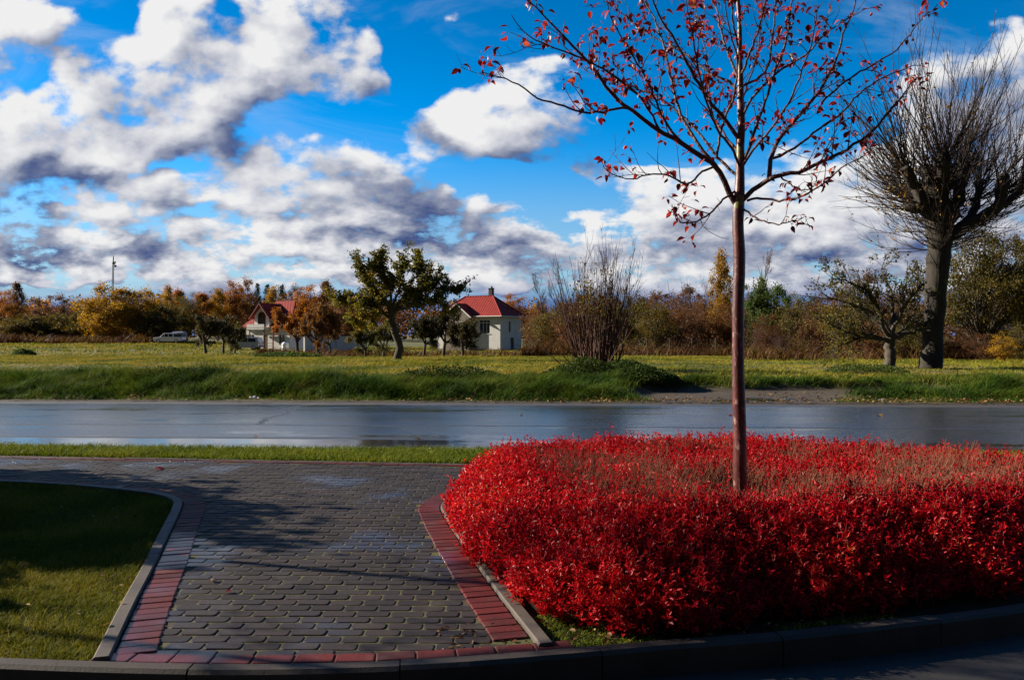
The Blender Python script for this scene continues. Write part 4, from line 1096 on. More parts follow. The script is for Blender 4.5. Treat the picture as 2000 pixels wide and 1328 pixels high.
def build_crab():
    rng = np.random.default_rng(41)
    base = np.array(P(1447, 985, CRAB_Y)); base = np.array([base[0], CRAB_Y, -.03])
    tr = np.array([P(a, b, CRAB_Y) for a, b, _ in TRUNK]); tr = np.vstack([[tr[0, 0], CRAB_Y, -.05], tr]); R = np.array([.062] + [r for *_, r in TRUNK])
    fine = resample(np.column_stack([tr, R]), n=64); fine[:, :2] += np.column_stack([wob(fine[:, 2] * 3, fine[:, 2], .5, 1), wob(fine[:, 2], fine[:, 2] * 3, .5, 2)]) * .004
    fine[:, 3] *= 1 + .05 * wob(fine[:, 2] * 4, 0 * fine[:, 2], .3, 3)
    root = empty("crab_apple_tree", base)
    tag(root, "slim young tree with sparse red leaves and a reddish trunk rising from the red hedge", "tree")
    tk = MB(); tk.tubes(fine[:, :3] - base, fine[:, 3], 14)
    br, lf, tw = MB(), MB(), MB()
    Ls = []
    for pts, r0, dY in LIMBS:
        # a limb that starts on another limb takes over that limb's depth
        b_dy = 0.0
        if not (1430 < pts[0][0] < 1465):
            best = min(((abs(q[0] - pts[0][0]) + abs(q[1] - pts[0][1]), d2 * (i / (len(p2) - 1)) ** 1.2) for p2, _, d2 in LIMBS if p2 is not pts for i, q in enumerate(p2)), key=lambda z: z[0])
            b_dy = best[1]
        w = trace(pts, CRAB_Y, dY, b_dy); w = resample(smooth_line(w, .03), n=26)
        r = r0 * .86 * (1 - np.linspace(0, 1, 26)) ** .8 + .0021
        w[1:] += rng.normal(0, .0035, (25, 3))
        Ls.append((w, r)); br.tubes(w - base, r, 7)
    # upright limbs towards and away from the viewer complete the crown
    LP = (np.stack([w for w, _ in Ls]), np.stack([r for _, r in Ls]))
    p, t, r, tq = along(rng, LP, 240, .18, .98)
    d = fork(rng, t, .75, .30); ln = rng.uniform(.10, .48, len(p)) * (1.15 - .5 * tq)
    s1 = paths(rng, p, d, ln, 7, (0, 0, .35), .12); R1 = taper(np.minimum(r * .6, .0050), np.full(len(p), .0012), 7)
    p, t, r, tq = along(rng, (s1, R1), 420, .2, 1); d = fork(rng, t, .8, .2)
    s2 = paths(rng, p, d, rng.uniform(.03, .14, len(p)), 5, (0, 0, .2), .16); R2 = taper(np.full(len(p), .0020), np.full(len(p), .0011), 5)
    p, t, r, tq = along(rng, LP, 430, .15, 1); d = fork(rng, t, .95, .15)
    s3 = paths(rng, p, d, rng.uniform(.02, .08, len(p)), 5, (0, 0, .25), .15); R3 = taper(np.full(len(p), .0026), np.full(len(p), .0015), 5)
    tw.tubes(s1 - base, R1, 5); tw.tubes(s2 - base, R2, 4); tw.tubes(s3 - base, R3, 4)
    # leaves sit in little rosettes at twig tips and spurs
    tips = np.concatenate([s1[:, -1], s2[:, -1], s3[:, -1], s1[rng.random(len(s1)) < .4, 4]])
    tips = np.concatenate([tips, np.stack([w[-1] for w, _ in Ls])])
    dens = rng.random(len(tips)) < .60
    tips = tips[dens]
    cnt = rng.integers(1, 5, len(tips)); pos = tips.repeat(cnt, 0) + rng.normal(0, .010, (cnt.sum(), 3)); m = len(pos)
    d = rng.normal(size=(m, 3)); d[:, 2] = d[:, 2] * .6 - .25; nr = np.stack([rng.normal(0, .5, m), rng.normal(0, .5, m), np.ones(m)], -1)
    s_ = rng.uniform(.036, .076, m)
    lf.curled_leaves(pos + unit(d) * .012, d, nr, s_, s_ * rng.uniform(.42, .62, m), rng.choice([.15, .45, .8], m)[:, None] * 1.0 if False else .3, rng.uniform(.1, .75, m))
    pet = np.stack([pos, pos + unit(d) * .014], 1); tw.tubes(pet - base, np.full((m, 2), .0009), 3)
    tk.obj("trunk", M_crabbark, root, smooth=True); br.obj("branches", M_crabtwig, root, smooth=True); tw.obj("twigs", M_crabtwig, root, smooth=True)
    for v in lf.V: v -= base
    lf.obj("foliage", M_redleaf, root, smooth=True)
    # little dark apples on stalks
    u_, v_ = np.meshgrid(np.linspace(0, math.pi, 7), np.arange(8) / 8 * 6.283, indexing='ij')
    sp = np.stack([np.sin(u_) * np.cos(v_), np.sin(u_) * np.sin(v_), np.cos(u_) * .95 - .12 * np.exp(-(u_ / .5) ** 2)], -1).reshape(-1, 3) * .0105
    ix = np.arange(56).reshape(7, 8); q = np.stack([ix[:-1], ix[1:], np.roll(ix, -1, 1)[1:], np.roll(ix, -1, 1)[:-1]], -1).reshape(-1, 4)
    am = MB(); am.add(sp, q); am.tubes([[0, 0, .008], [.003, 0, .022], [0, 0, .036]], [.0009] * 3, 4)
    me = am.mesh("crab_apple", M_apple, smooth=True)
    low = tips[rng.permutation(len(tips))[:64]]
    for t_ in low:
        o = link("crab_apple", me, root); o.location = t_ - base + np.array([rng.normal(0, .008), rng.normal(0, .008), -.036]); o.rotation_euler = (rng.normal(0, .25), rng.normal(0, .25), rng.uniform(0, 6))
    return root
CRAB = build_crab()
# ---------------------------------------------------------------- pollarded linden on the right
def build_linden():
    rng = np.random.default_rng(51)
    Y0 = 33.0
    b = P(1818, 728, Y0); base = np.array([b[0], Y0, gz(b[0], Y0) - .05])
    T = lambda pts, dy=0.0: np.array([P(a, q, Y0 - dy * (i / max(1, len(pts) - 1))) for i, (a, q, *_) in enumerate(pts)])
    root = empty("linden_tree", base); tag(root, "big old pollarded tree with a thick grey trunk and a head of bare upright shoots", "tree")
    tk = MB()
    tp = [(1816,738,34),(1818,722,27),(1820,690,22.5),(1823,640,22),(1826,590,22.5),(1830,540,23),(1834,500,25),(1836,465,28),(1832,430,31),(1826,400,32),(1822,370,27),(1815,345,20),(1808,325,12)]
    w = T(tp); r = np.array([q[2] for q in tp]) * .86 * Y0 / F
    f = resample(np.column_stack([w, r]), n=46); z_ = f[:, 2]
    f[:, 0] += .05 * wob(z_ * 2, z_, 1.0, 1); f[:, 3] *= 1 + .06 * wob(z_ * 3, z_, .6, 2)
    tk.tubes(f[:, :3] - base, f[:, 3], 18)
    limbs = [([(1838,470),(1860,455),(1890,440),(1922,425),(1945,405),(1958,375),(1962,345)], 15, 9, .8), ([(1838,440),(1858,415),(1872,385),(1880,350),(1884,320)], 15, 9, -1.0),
             ([(1826,430),(1808,400),(1790,375),(1778,350),(1770,330)], 14, 8, 1.2), ([(1830,420),(1838,380),(1842,340),(1846,310)], 14, 9, 1.6), ([(1880,445),(1902,415),(1910,385),(1914,355)], 9, 6, -1.5),
             ([(1824,420),(1800,405),(1778,392),(1762,378)], 11, 7, -1.6), ([(1945,405),(1972,392),(1990,365)], 8, 5, -.8), ([(1832,400),(1850,370),(1862,345),(1868,330)], 10, 7, -2.0)]
    heads = [(np.array(P(1808, 330, Y0)), .35)]
    for pts, r0, r1, dy in limbs:
        l = resample(smooth_line(T(pts, dy), .1), n=12); rr = np.linspace(r0, r1, 12) * Y0 / F; rr[-3:] *= (1.12, 1.3, 1.05)
        l[1:] += rng.normal(0, .03, (11, 3)); tk.tubes(l - base, rr, 9, cap=True)
        for q in (4, 7, 9, 11): heads.append((l[q], rr[q]))
    trunk_heads = [(f[i, :3], f[i, 3]) for i in range(27, 45, 2)]
    C, Rd = zip(*heads); C = np.array(C); Rd = np.array(Rd)
    Ct, Rt = zip(*trunk_heads); Ct = np.array(Ct); Rt = np.array(Rt)
    # lumpy knuckles where it was cut year after year
    for c, r_ in list(zip(C, Rd))[::2] + list(zip(Ct, Rt))[3:]:
        for q in range(3):
            o = rng.normal(0, .7, 3) * r_
            tk.tubes(np.array([c + o * .2 - base, c + o * .9 - base, c + o * 1.35 - base]), [r_ * .8, r_ * .55, r_ * .12], 7)
    n1, n2 = 420, 300
    who = rng.integers(0, len(C), n1); p = C[who]; cen = np.array(P(1840, 400, Y0))
    out = unit(p - cen) * .75
    d = unit(out + np.array([0, 0, .55]) + rng.normal(0, .42, (n1, 3))); d[:, 2] = np.where(d[:, 2] < -.25, -d[:, 2] * .3, d[:, 2])
    p = p + d * Rd[who][:, None] * .6
    ln = rng.uniform(2.4, 6.2, n1) * (.62 + .38 * np.clip(d[:, 2], 0, 1))
    who2 = rng.integers(0, len(Ct), n2); d2 = rng.normal(size=(n2, 3)); d2[:, 2] = np.abs(d2[:, 2]) * .4 - .08; d2 = unit(d2); p2 = Ct[who2] + d2 * Rt[who2][:, None] * .8
    ln2 = rng.uniform(1.2, 3.4, n2)
    sh = paths(rng, np.concatenate([p, p2]), np.concatenate([d, d2]), np.concatenate([ln, ln2]), 10, (0, 0, .60), .085)
    R = taper(np.concatenate([rng.uniform(.016, .030, n1), rng.uniform(.010, .018, n2)]), np.full(n1 + n2, .0065), 10)
    br = MB(); br.tubes(sh - base, R, 5)
    q, t, r_, tq = along(rng, (sh, R), 3400, .2, .97); dd = fork(rng, t, .55, .25)
    s2 = paths(rng, q, dd, rng.uniform(.25, 1.2, len(q)), 5, (0, 0, .4), .1); tw = MB(); R2 = taper(np.minimum(r_ * .7, .011), np.full(len(q), .0050), 5); tw.tubes(s2 - base, R2, 3)
    # a few leaves still hang on, mostly on the near left side
    lf = MB(); pp, t, _, _ = along(rng, (s2, R2), 4200, .3, 1); left = S(base[0] + 1.6, base[0] - 2.6, pp[:, 0]) * S(11.8, 6.0, pp[:, 2]) + .07
    k_ = rng.random(len(pp)) < .8 * left; pp = pp[k_]
    dl, nl = leaf_dirs(rng, len(pp), .6); s_ = rng.uniform(.07, .13, len(pp)); lf.leaves(pp - base, dl, nl, s_, s_ * .75, .2)
    tk.obj("trunk", M_linden, root, smooth=True); br.obj("shoots", M_shoot, root, smooth=True); tw.obj("twigs", M_shoot, root); lf.obj("foliage", L_lind, root)
build_linden()

# ---------------------------------------------------------------- traced apple trees
def traced_tree(name, label, cat, Y0, base_px, limbs, seed, n2, n3, leaf_n, leaf_s, barkm, leafm, l2=(.5, 1.1), l3=(.15, .5), crook=.22, leafy=.8, group=None, tw_r=.010):
    rng = np.random.default_rng(seed)
    b = P(*base_px, Y0); base = np.array([b[0], Y0, gz(b[0], Y0) - .05])
    root = empty(name, base); tag(root, label, cat, group)
    tk, br, lf = MB(), MB(), MB(); Ls = []
    for j, (pts, r0, r1, dy) in enumerate(limbs):
        w = np.array([P(a, q, Y0 - dy * (i / (len(pts) - 1))) for i, (a, q) in enumerate(pts)])
        w = resample(smooth_line(w, .05), n=14); w[1:] += rng.normal(0, .03, (13, 3)); r = np.linspace(r0, r1, 14)
        if j == 0: r[0] *= 1.3; r[1] *= 1.1
        tk.tubes(w - base, r, 10 if j == 0 else 7)
        if j: Ls.append((w, r))
    LP = (np.stack([w for w, _ in Ls]), np.stack([r for _, r in Ls]))
    p, t, r, tq = along(rng, LP, n2, .22, 1); d = fork(rng, t, .85, .25)
    s1 = paths(rng, p, d, rng.uniform(*l2, n2), 7, (0, 0, .25), crook); R1 = taper(np.minimum(r * .55, .04), np.full(n2, tw_r * .8), 7)
    p, t, r, tq = along(rng, cat_limbs((s1, R1), (LP[0][:, ::2], LP[1][:, ::2])), n3, .2, 1); d = fork(rng, t, .85, .2)
    s2 = paths(rng, p, d, rng.uniform(*l3, n3), 5, (0, 0, .3), crook); R2 = taper(np.minimum(r * .6, tw_r * 1.3), np.full(n3, tw_r * .5), 5)
    br.tubes(s1 - base, R1, 5); br.tubes(s2 - base, R2, 3)
    keep = rng.random(n3) < leafy
    p, t, r, tq = along(rng, (s2[keep], R2[keep]), leaf_n, .25, 1); p = p + rng.normal(0, leaf_s * .5, p.shape)
    dl, nl = leaf_dirs(rng, leaf_n); s_ = leaf_s * rng.uniform(.6, 1.35, leaf_n); lf.leaves(p - base, dl, nl, s_, s_ * .62, .2)
    tk.obj("trunk", barkm, root, smooth=True); br.obj("branches", barkm, root, smooth=True); lf.obj("foliage", leafm, root)
    return root
traced_tree("apple_tree", "crooked apple tree with yellowing leaves standing alone in the meadow before the red roofed house", "tree", 46, (776, 712),
  [([(777,716),(778,676),(772,650),(766,620),(764,598)], .24, .17, 0), ([(765,600),(754,588),(733,578),(715,550),(705,522),(700,510)], .13, .03, .6), ([(768,615),(782,588),(799,574),(806,546),(822,538),(817,512)], .13, .03, -.5),
   ([(782,588),(824,571),(850,562),(880,566),(894,574)], .09, .02, .5), ([(764,622),(733,598),(698,597),(677,588),(662,596)], .10, .02, -.6), ([(764,600),(760,560),(740,530),(735,512)], .09, .02, 1.2),
   ([(766,600),(780,560),(784,530),(790,508)], .09, .02, -1.2), ([(768,610),(800,600),(845,590),(880,600)], .09, .02, 1.3), ([(766,615),(745,610),(715,620),(690,640)], .07, .015, 1.0),
   ([(770,620),(760,600),(735,575),(725,545)], .08, .02, -1.6), ([(770,610),(795,590),(830,560),(850,548)], .08, .02, -1.7)],
  61, 230, 2100, 22000, .135, M_bark, L_yapple)
traced_tree("apple_tree", "low spreading apple tree with scattered pale green leaves left of the thick grey trunk", "tree", 33.5, (1737, 728),
  [([(1736,732),(1737,700),(1738,672),(1742,655)], .24, .18, 0), ([(1740,662),(1760,655),(1785,648),(1812,640)], .12, .05, .7), ([(1740,655),(1752,620),(1770,590),(1800,560),(1830,545)], .12, .03, -.6),
   ([(1740,660),(1725,640),(1715,600),(1690,570),(1650,550),(1625,545)], .10, .02, .8), ([(1738,665),(1710,660),(1670,655),(1635,640),(1600,625)], .09, .02, .9), ([(1735,668),(1700,655),(1650,670),(1610,690)], .07, .015, 1.1),
   ([(1742,650),(1745,610),(1740,570),(1725,535),(1720,520)], .09, .02, -.8), ([(1740,655),(1720,620),(1680,600),(1630,585),(1590,580)], .09, .015, -.9), ([(1740,650),(1760,610),(1765,570),(1775,530)], .08, .02, 1.3),
   ([(1740,655),(1705,625),(1660,590),(1650,560)], .07, .015, -1.6), ([(1740,660),(1770,640),(1790,600),(1795,570)], .07, .02, -1.8)],
  62, 170, 1200, 3600, .11, M_bark, L_gapple, (.5, 1.2), (.15, .5), .18, .7)

# ---------------------------------------------------------------- hazel bush and brambles on the bank
def build_hazel():
    rng = np.random.default_rng(71); Y0 = 30.0
    x0 = P(1165, 735, Y0)[0]; base = np.array([x0, Y0, gz(x0, Y0) - .03])
    root = empty("hazel_bush", base); tag(root, "tall fan of bare brown stems with a few yellow leaves on the road bank", "bush")
    n = 120
    a = rng.uniform(0, 6.283, n); tilt = np.abs(rng.normal(0, .26, n)); tilt[:14] = rng.uniform(.5, 1.1, 14)
    p = np.stack([np.cos(a) * rng.uniform(0, .85, n), np.sin(a) * rng.uniform(0, .6, n), np.zeros(n)], 1); d = np.stack([np.cos(a) * np.sin(tilt), np.sin(a) * np.sin(tilt), np.cos(tilt)], 1)
    ln = rng.uniform(2.6, 4.75, n) * np.where(tilt > .48, .62, 1)
    st = paths(rng, p, d, ln, 11, (0, 0, .12), .035); R = taper(rng.uniform(.016, .030, n), np.full(n, .006), 11)
    wood, br, lf = MB(), MB(), MB(); wood.tubes(st, R, 6)
    q, t, r, _ = along(rng, (st, R), 560, .3, .97); s1 = paths(rng, q, fork(rng, t, .5, .25), rng.uniform(.3, 1.1, 560), 6, (0, 0, .35), .08); R1 = taper(np.minimum(r * .6, .012), np.full(560, .005), 6)
    br.tubes(s1, R1, 4)
    q, t, r, _ = along(rng, (s1, R1), 700, .2, .97); s2 = paths(rng, q, fork(rng, t, .6, .2), rng.uniform(.1, .4, 700), 4, (0, 0, .3), .1); br.tubes(s2, taper(np.full(700, .006), np.full(700, .004), 4), 3)
    pp = s1[:, -2:].reshape(-1, 3); w_ = np.exp(-((pp[:, 0] + .35) / .6) ** 2 - ((pp[:, 2] - 2.9) / .9) ** 2) * .9 + .05 * (pp[:, 2] < 3.8); pp = pp[rng.random(len(pp)) < w_].repeat(2, 0); pp = pp + rng.normal(0, .06, pp.shape)
    dl, nl = leaf_dirs(rng, len(pp), .5); s_ = rng.uniform(.06, .11, len(pp)); lf.leaves(pp, dl, nl, s_, s_ * .75, .2)
    wood.obj("stems", M_stem, root, smooth=True); br.obj("twigs", M_stem, root); lf.obj("foliage", L_yapple, root)
build_hazel()
def bramble(px, py, Y0, wx, wy, h, n, seed, label, m_=None, leaf=.055):
    rng = np.random.default_rng(seed); x0 = (px - CX) / F * Y0; base = np.array([x0, Y0, gz(x0, Y0) - .03])
    root = empty("bramble_bush", base); tag(root, label, "bush", "bramble mounds and low bushes on the bank")
    a = rng.uniform(0, 6.283, n); rr = np.sqrt(rng.random(n)); u_, v_ = np.cos(a) * rr, np.sin(a) * rr
    top = h * np.sqrt(np.maximum(1 - rr ** 2, 0)) * (1 + .3 * wob(u_ * wx, v_ * wy, .4, seed % 4)) + .05
    z = top * rng.uniform(0, 1, n) ** .35
    p = np.stack([u_ * wx, v_ * wy, z], 1); d, nl = leaf_dirs(rng, n, .2, (-.1, -.4, .7)); s_ = leaf * rng.uniform(.6, 1.4, n)
    lf = MB(); lf.leaves(p, d, nl, s_, s_ * .75, .2)
    k_ = 60; a = rng.uniform(0, 6.283, k_); b0 = np.stack([np.cos(a) * wx * .4 * rng.random(k_), np.sin(a) * wy * .4 * rng.random(k_), np.zeros(k_)], 1)
    dd = np.stack([np.cos(a), np.sin(a), rng.uniform(.5, 1.6, k_)], 1); st = MB(); st.tubes(paths(rng, b0, dd, rng.uniform(.5, 1.1, k_) * (h + .3), 7, (0, 0, -.9), .08), taper(np.full(k_, .007), np.full(k_, .004), 7), 4)
    st.obj("stems", M_stem, root); lf.obj("foliage", m_ or L_bramble, root)
bramble(1180, 760, 24.6, 2.0, 1.1, .62, 9500, 1, "broad leafy bramble mound at the foot of the hazel bush")
bramble(1262, 765, 23.4, 1.0, .8, .45, 4200, 2, "smaller bramble mound between hazel bush and dirt track")
bramble(880, 765, 23.8, 1.7, .8, .40, 2600, 3, "low dark weed mound on the bank in front of the lone apple tree")
bramble(330, 770, 23.5, 2.2, .7, .38, 2600, 4, "low dark weed mound on the bank at the left, above the road edge")
bramble(1690, 762, 27.0, 1.4, 1.0, .34, 2200, 5, "bright green nettle patch in the grass before the thick grey trunk", L_green)
bramble(47, 690, 66, .9, .6, .55, 700, 6, "small dark bush alone in the meadow at the far left", L_green, .12)
bramble(560, 690, 60, 2.6, 1.2, .35, 1500, 7, "spreading green dock patch in the meadow in front of the left house", L_green, .14)
# ---------------------------------------------------------------- orchard, thicket and far trees: a few grown patterns, then single copies
PROTO = {}
def proto(key, name, H_, W_, builders, mats):
    root = make(name, builders, mats, names=('trunk', 'crown', 'foliage'))
    PROTO[key] = [root, H_, W_, False]
def R_(s): return np.random.default_rng(s)
w, b, l = orchard_tree(R_(1), 4.6, 5.0, 1.3, .17, 9500, .13); proto('orch_a', "apple_tree", 4.6, 5.0, (w, b, l), (M_bark, M_bark, L_dapple))
w, b, l = orchard_tree(R_(2), 4.8, 5.2, 1.0, .16, 9000, .13, .3, 7); proto('orch_b', "apple_tree", 4.8, 5.2, (w, b, l), (M_bark, M_bark, L_gapple))
w, b, l = orchard_tree(R_(3), 4.8, 4.8, 1.1, .16, 9500, .13); proto('orch_c', "apple_tree", 4.8, 4.8, (w, b, l), (M_bark, M_bark, L_rust))
w, b, l = orchard_tree(R_(4), 4.8, 5.0, 1.2, .16, 9500, .13); proto('orch_d', "apple_tree", 4.8, 5.0, (w, b, l), (M_bark, M_bark, L_orange))
def cl(key, name, seed, H_, W_, lo, ncl, n, s_, mats, **kw):
    proto(key, name, H_, W_, cloud_tree(R_(seed), H_, W_, lo, ncl, n, s_, **kw), mats)
cl('birch', "birch_tree", 11, 13, 4.4, .16, 120, 11000, .20, (M_birchb, M_greyt, L_gold), shape='birch', stem_r=.16, cl_r=.13, droop=1.0)
cl('birch_o', "birch_tree", 12, 13, 4.4, .18, 100, 8000, .22, (M_birchb, M_greyt, L_orange), shape='birch', stem_r=.16, cl_r=.13, droop=1.0)
cl('birch_r', "birch_tree", 13, 13, 4.2, .18, 100, 6500, .22, (M_birchb, M_greyt, L_rust), shape='birch', stem_r=.15, cl_r=.13, droop=1.0)
cl('willow', "willow_bush", 14, 8, 9, .04, 170, 15000, .22, (M_greyt, M_greyt, L_gold), stems=7, stem_r=.12, cl_r=.085)
cl('willow_o', "willow_bush", 15, 7, 8, .04, 150, 12000, .22, (M_greyt, M_greyt, L_olive), stems=6, stem_r=.12, cl_r=.09)
cl('oak', "oak_tree", 16, 10, 9, .22, 170, 19000, .16, (M_bark, M_bark, L_olive), stems=1, stem_r=.28, cl_r=.09)
cl('oak_o', "oak_tree", 17, 11, 9, .2, 130, 10500, .24, (M_bark, M_bark, L_orange), stems=1, stem_r=.28, cl_r=.09)
cl('brown', "alder_tree", 18, 10, 8, .12, 130, 9000, .22, (M_bark, M_greyt, L_brown), stems=2, stem_r=.18, cl_r=.095)
cl('brownb', "thorn_bush", 19, 4.5, 5.5, .02, 130, 8000, .13, (M_stem, M_stem, L_brown), stems=7, stem_r=.06, cl_r=.10)
cl('oliveb', "thorn_bush", 20, 4.5, 5.5, .02, 130, 9000, .13, (M_stem, M_stem, L_olive), stems=7, stem_r=.06, cl_r=.10)
cl('green', "lilac_bush", 21, 6, 5, .06, 150, 16000, .15, (M_bark, M_bark, L_green), stems=5, stem_r=.09, cl_r=.10)
cl('goldb', "young_poplar_bush", 22, 3.5, 3, .03, 60, 2600, .12, (M_stem, M_stem, L_gold), stems=5, stem_r=.05, cl_r=.12)
w, b, _ = bare_tree(R_(31), 10, 7, 1, .17, .3); proto('bare', "ash_tree", 10, 7, (w, b, None), (M_greyt, M_greyt, None))
w, b, _ = bare_tree(R_(32), 9, 7, 5, .09, .25, (6, 6, 5)); proto('bare_m', "bare_alder", 9, 7, (w, b, None), (M_greyt, M_greyt, None))
w, b, _ = bare_tree(R_(33), 3.6, 4, 14, .03, .2, (7, 5, 4), .2, .10); proto('bare_s', "bare_shrub", 3.6, 4, (w, b, None), (M_stem, M_stem, None))
def fir(seed, H_, W_):
    rng = R_(seed); tk, br, lf = MB(), MB(), MB()
    tk.tubes(np.array([[0, 0, -.1], [0, 0, H_ * .5], [0, 0, H_]]), [.25, .13, .02], 7)
    P_, D_, S_ = [], [], []
    for h in np.linspace(.08, .985, 46):
        for j in range(8):
            a = rng.uniform(0, 6.28); L = W_ * .5 * (1 - h) ** .85 * rng.uniform(.75, 1.15) + .15; dr = -.30 + .35 * h
            d = unit(np.array([math.cos(a), math.sin(a), dr])); s0 = np.array([0, 0, h * H_]); br.tubes(np.array([s0, s0 + d * L * .6, s0 + d * L]), [.03, .02, .008], 3)
            for q in np.linspace(.15, 1, max(3, int(L / .22))):
                P_.append(s0 + d * L * q + rng.normal(0, .05, 3)); D_.append(unit(d + rng.normal(0, .5, 3) - np.array([0, 0, .3]))); S_.append(.85 * (1 - .45 * h))
    P_, D_, S_ = np.array(P_), np.array(D_), np.array(S_); lf.leaves(P_, D_, unit(rng.normal(0, .4, P_.shape) + np.array([0, 0, 1])), S_, S_ * .5, .3)
    return tk, br, lf
proto('fir', "spruce_tree", 15, 5, fir(41, 15, 5), (M_bark, M_bark, L_fir))

_rr = np.random.default_rng(77)
def put(key, px, Y, top, width, label, group, base=None):
    root, H_, W_, used = PROTO[key]
    x = (px - CX) / F * Y; z0 = float(gz(x, Y)) - .06 if base is None else H + (HY - base) / F * Y
    ht = (H + (HY - top) / F * Y - z0) * (1.0 if key in ('fir', 'bare', 'birch', 'birch_o', 'birch_r') else 1.09); wd = width / F * Y
    sc = (wd / W_, wd / W_ * _rr.uniform(.85, 1.1), ht / H_); rz = _rr.uniform(0, 6.28)
    if not used:
        PROTO[key][3] = True; root.location = (x, Y, z0); root.rotation_euler = (0, 0, rz); root.scale = sc; tag(root, label, "bush" if 'bush' in root.name or 'shrub' in root.name else "tree", group)
        return root
    return dup(root, (x, Y, z0), rz, sc, label, group, "bush" if 'bush' in root.name or 'shrub' in root.name else "tree")
GO = "old apple trees in the meadow by the houses"
for a in [('orch_a', 402, 84, 601, 98, "dark apple tree nearest the white pickup, leftmost of the orchard row"), ('orch_a', 436, 88, 600, 84, "dark apple tree in the middle of the trio left of the left house"),
          ('orch_b', 458, 92, 612, 66, "smallest apple tree of the trio, beside the parked estate car"),
          ('orch_d', 580, 92, 574, 104, "orange leaved apple tree covering the right side of the left house"), ('orch_c', 624, 74, 570, 108, "rusty apple tree with a forked dark trunk between the two houses"),
          ('orch_c', 648, 78, 590, 76, "shorter rusty apple tree just left of the yellowing crooked one"), ('orch_b', 748, 66, 604, 96, "low apple tree with yellow green leaves behind the crooked lone tree"),
          ('orch_b', 714, 62, 618, 80, "low apple tree hanging over the white garden wall"),
          ('orch_a', 828, 64, 600, 88, "dark apple tree with several stems directly right of the crooked lone tree"), ('orch_a', 866, 66, 590, 104, "dark apple tree under the small gable of the red roofed house"),
          ('orch_a', 904, 62, 606, 100, "dark apple tree in front of the large window of the red roofed house")]:
    put(*a, GO)
GL = "autumn trees and bushes along the left edge of the field"
for a in [('birch_r', 34, 158, 556, 44, "slim rusty birch at the far left end of the treeline"), ('oak_o', 12, 165, 578, 70, "rounded orange tree at the left end beside the rusty birch"),
          ('brown', 78, 172, 590, 70, "low brown tree right of the rusty birch"), ('brown', 122, 176, 584, 84, "broad brown tree left of the tall mast, second from the rusty birch"),
          ('bare_m', 160, 170, 577, 60, "leafless tree standing out between brown trees and golden bush"), ('willow_o', 95, 150, 618, 120, "low olive thicket in front of the brown trees at far left"), ('willow_o', 40, 148, 622, 100, "low olive thicket below the rusty birch"),
          ('willow', 218, 146, 573, 118, "biggest golden bush, right under the mast"), ('willow', 272, 150, 580, 100, "golden bush right of the biggest one"), ('willow_o', 165, 148, 612, 80, "olive bush at the left foot of the biggest golden bush"),
          ('willow_o', 318, 146, 600, 100, "dark olive bush behind the white pickup"), ('birch', 328, 185, 563, 48, "golden birch rising above the golden bushes"), ('birch_o', 348, 190, 566, 44, "orange birch right beside the golden birch"),
          ('oak', 365, 180, 584, 70, "dark round tree behind the orchard trio"), ('birch_o', 395, 195, 573, 50, "orange birch behind the orchard trio, left one"), ('birch', 425, 198, 569, 50, "golden birch behind the orchard trio, right one"),
          ('oak_o', 452, 205, 562, 62, "orange rounded tree left of the spruces"), ('brown', 478, 215, 556, 70, "tall brown tree at the left foot of the spruces"),
          ('fir', 503, 225, 553, 34, "left spruce of the dark pair above the left house"), ('fir', 522, 228, 555, 34, "right spruce of the dark pair above the left house"), ('fir', 551, 215, 557, 38, "single dark spruce right of the spruce pair"),
          ('birch', 533, 200, 566, 50, "golden birch between spruce pair and single spruce"), ('brown', 572, 190, 568, 60, "brown tree behind the gable of the left house"), ('oak_o', 605, 150, 570, 70, "orange tree behind the low roof of the left house"),
          ('birch_r', 636, 150, 553, 46, "rusty birch peeping over the orchard left of the crooked tree"), ('bare_m', 612, 165, 562, 50, "leafless tree behind the rusty apple tree"), ('brown', 672, 140, 580, 70, "brown tree behind the crooked yellowing apple tree")]:
    put(*a, GL)
GR = "hedgerow trees and bushes behind the meadow on the right"
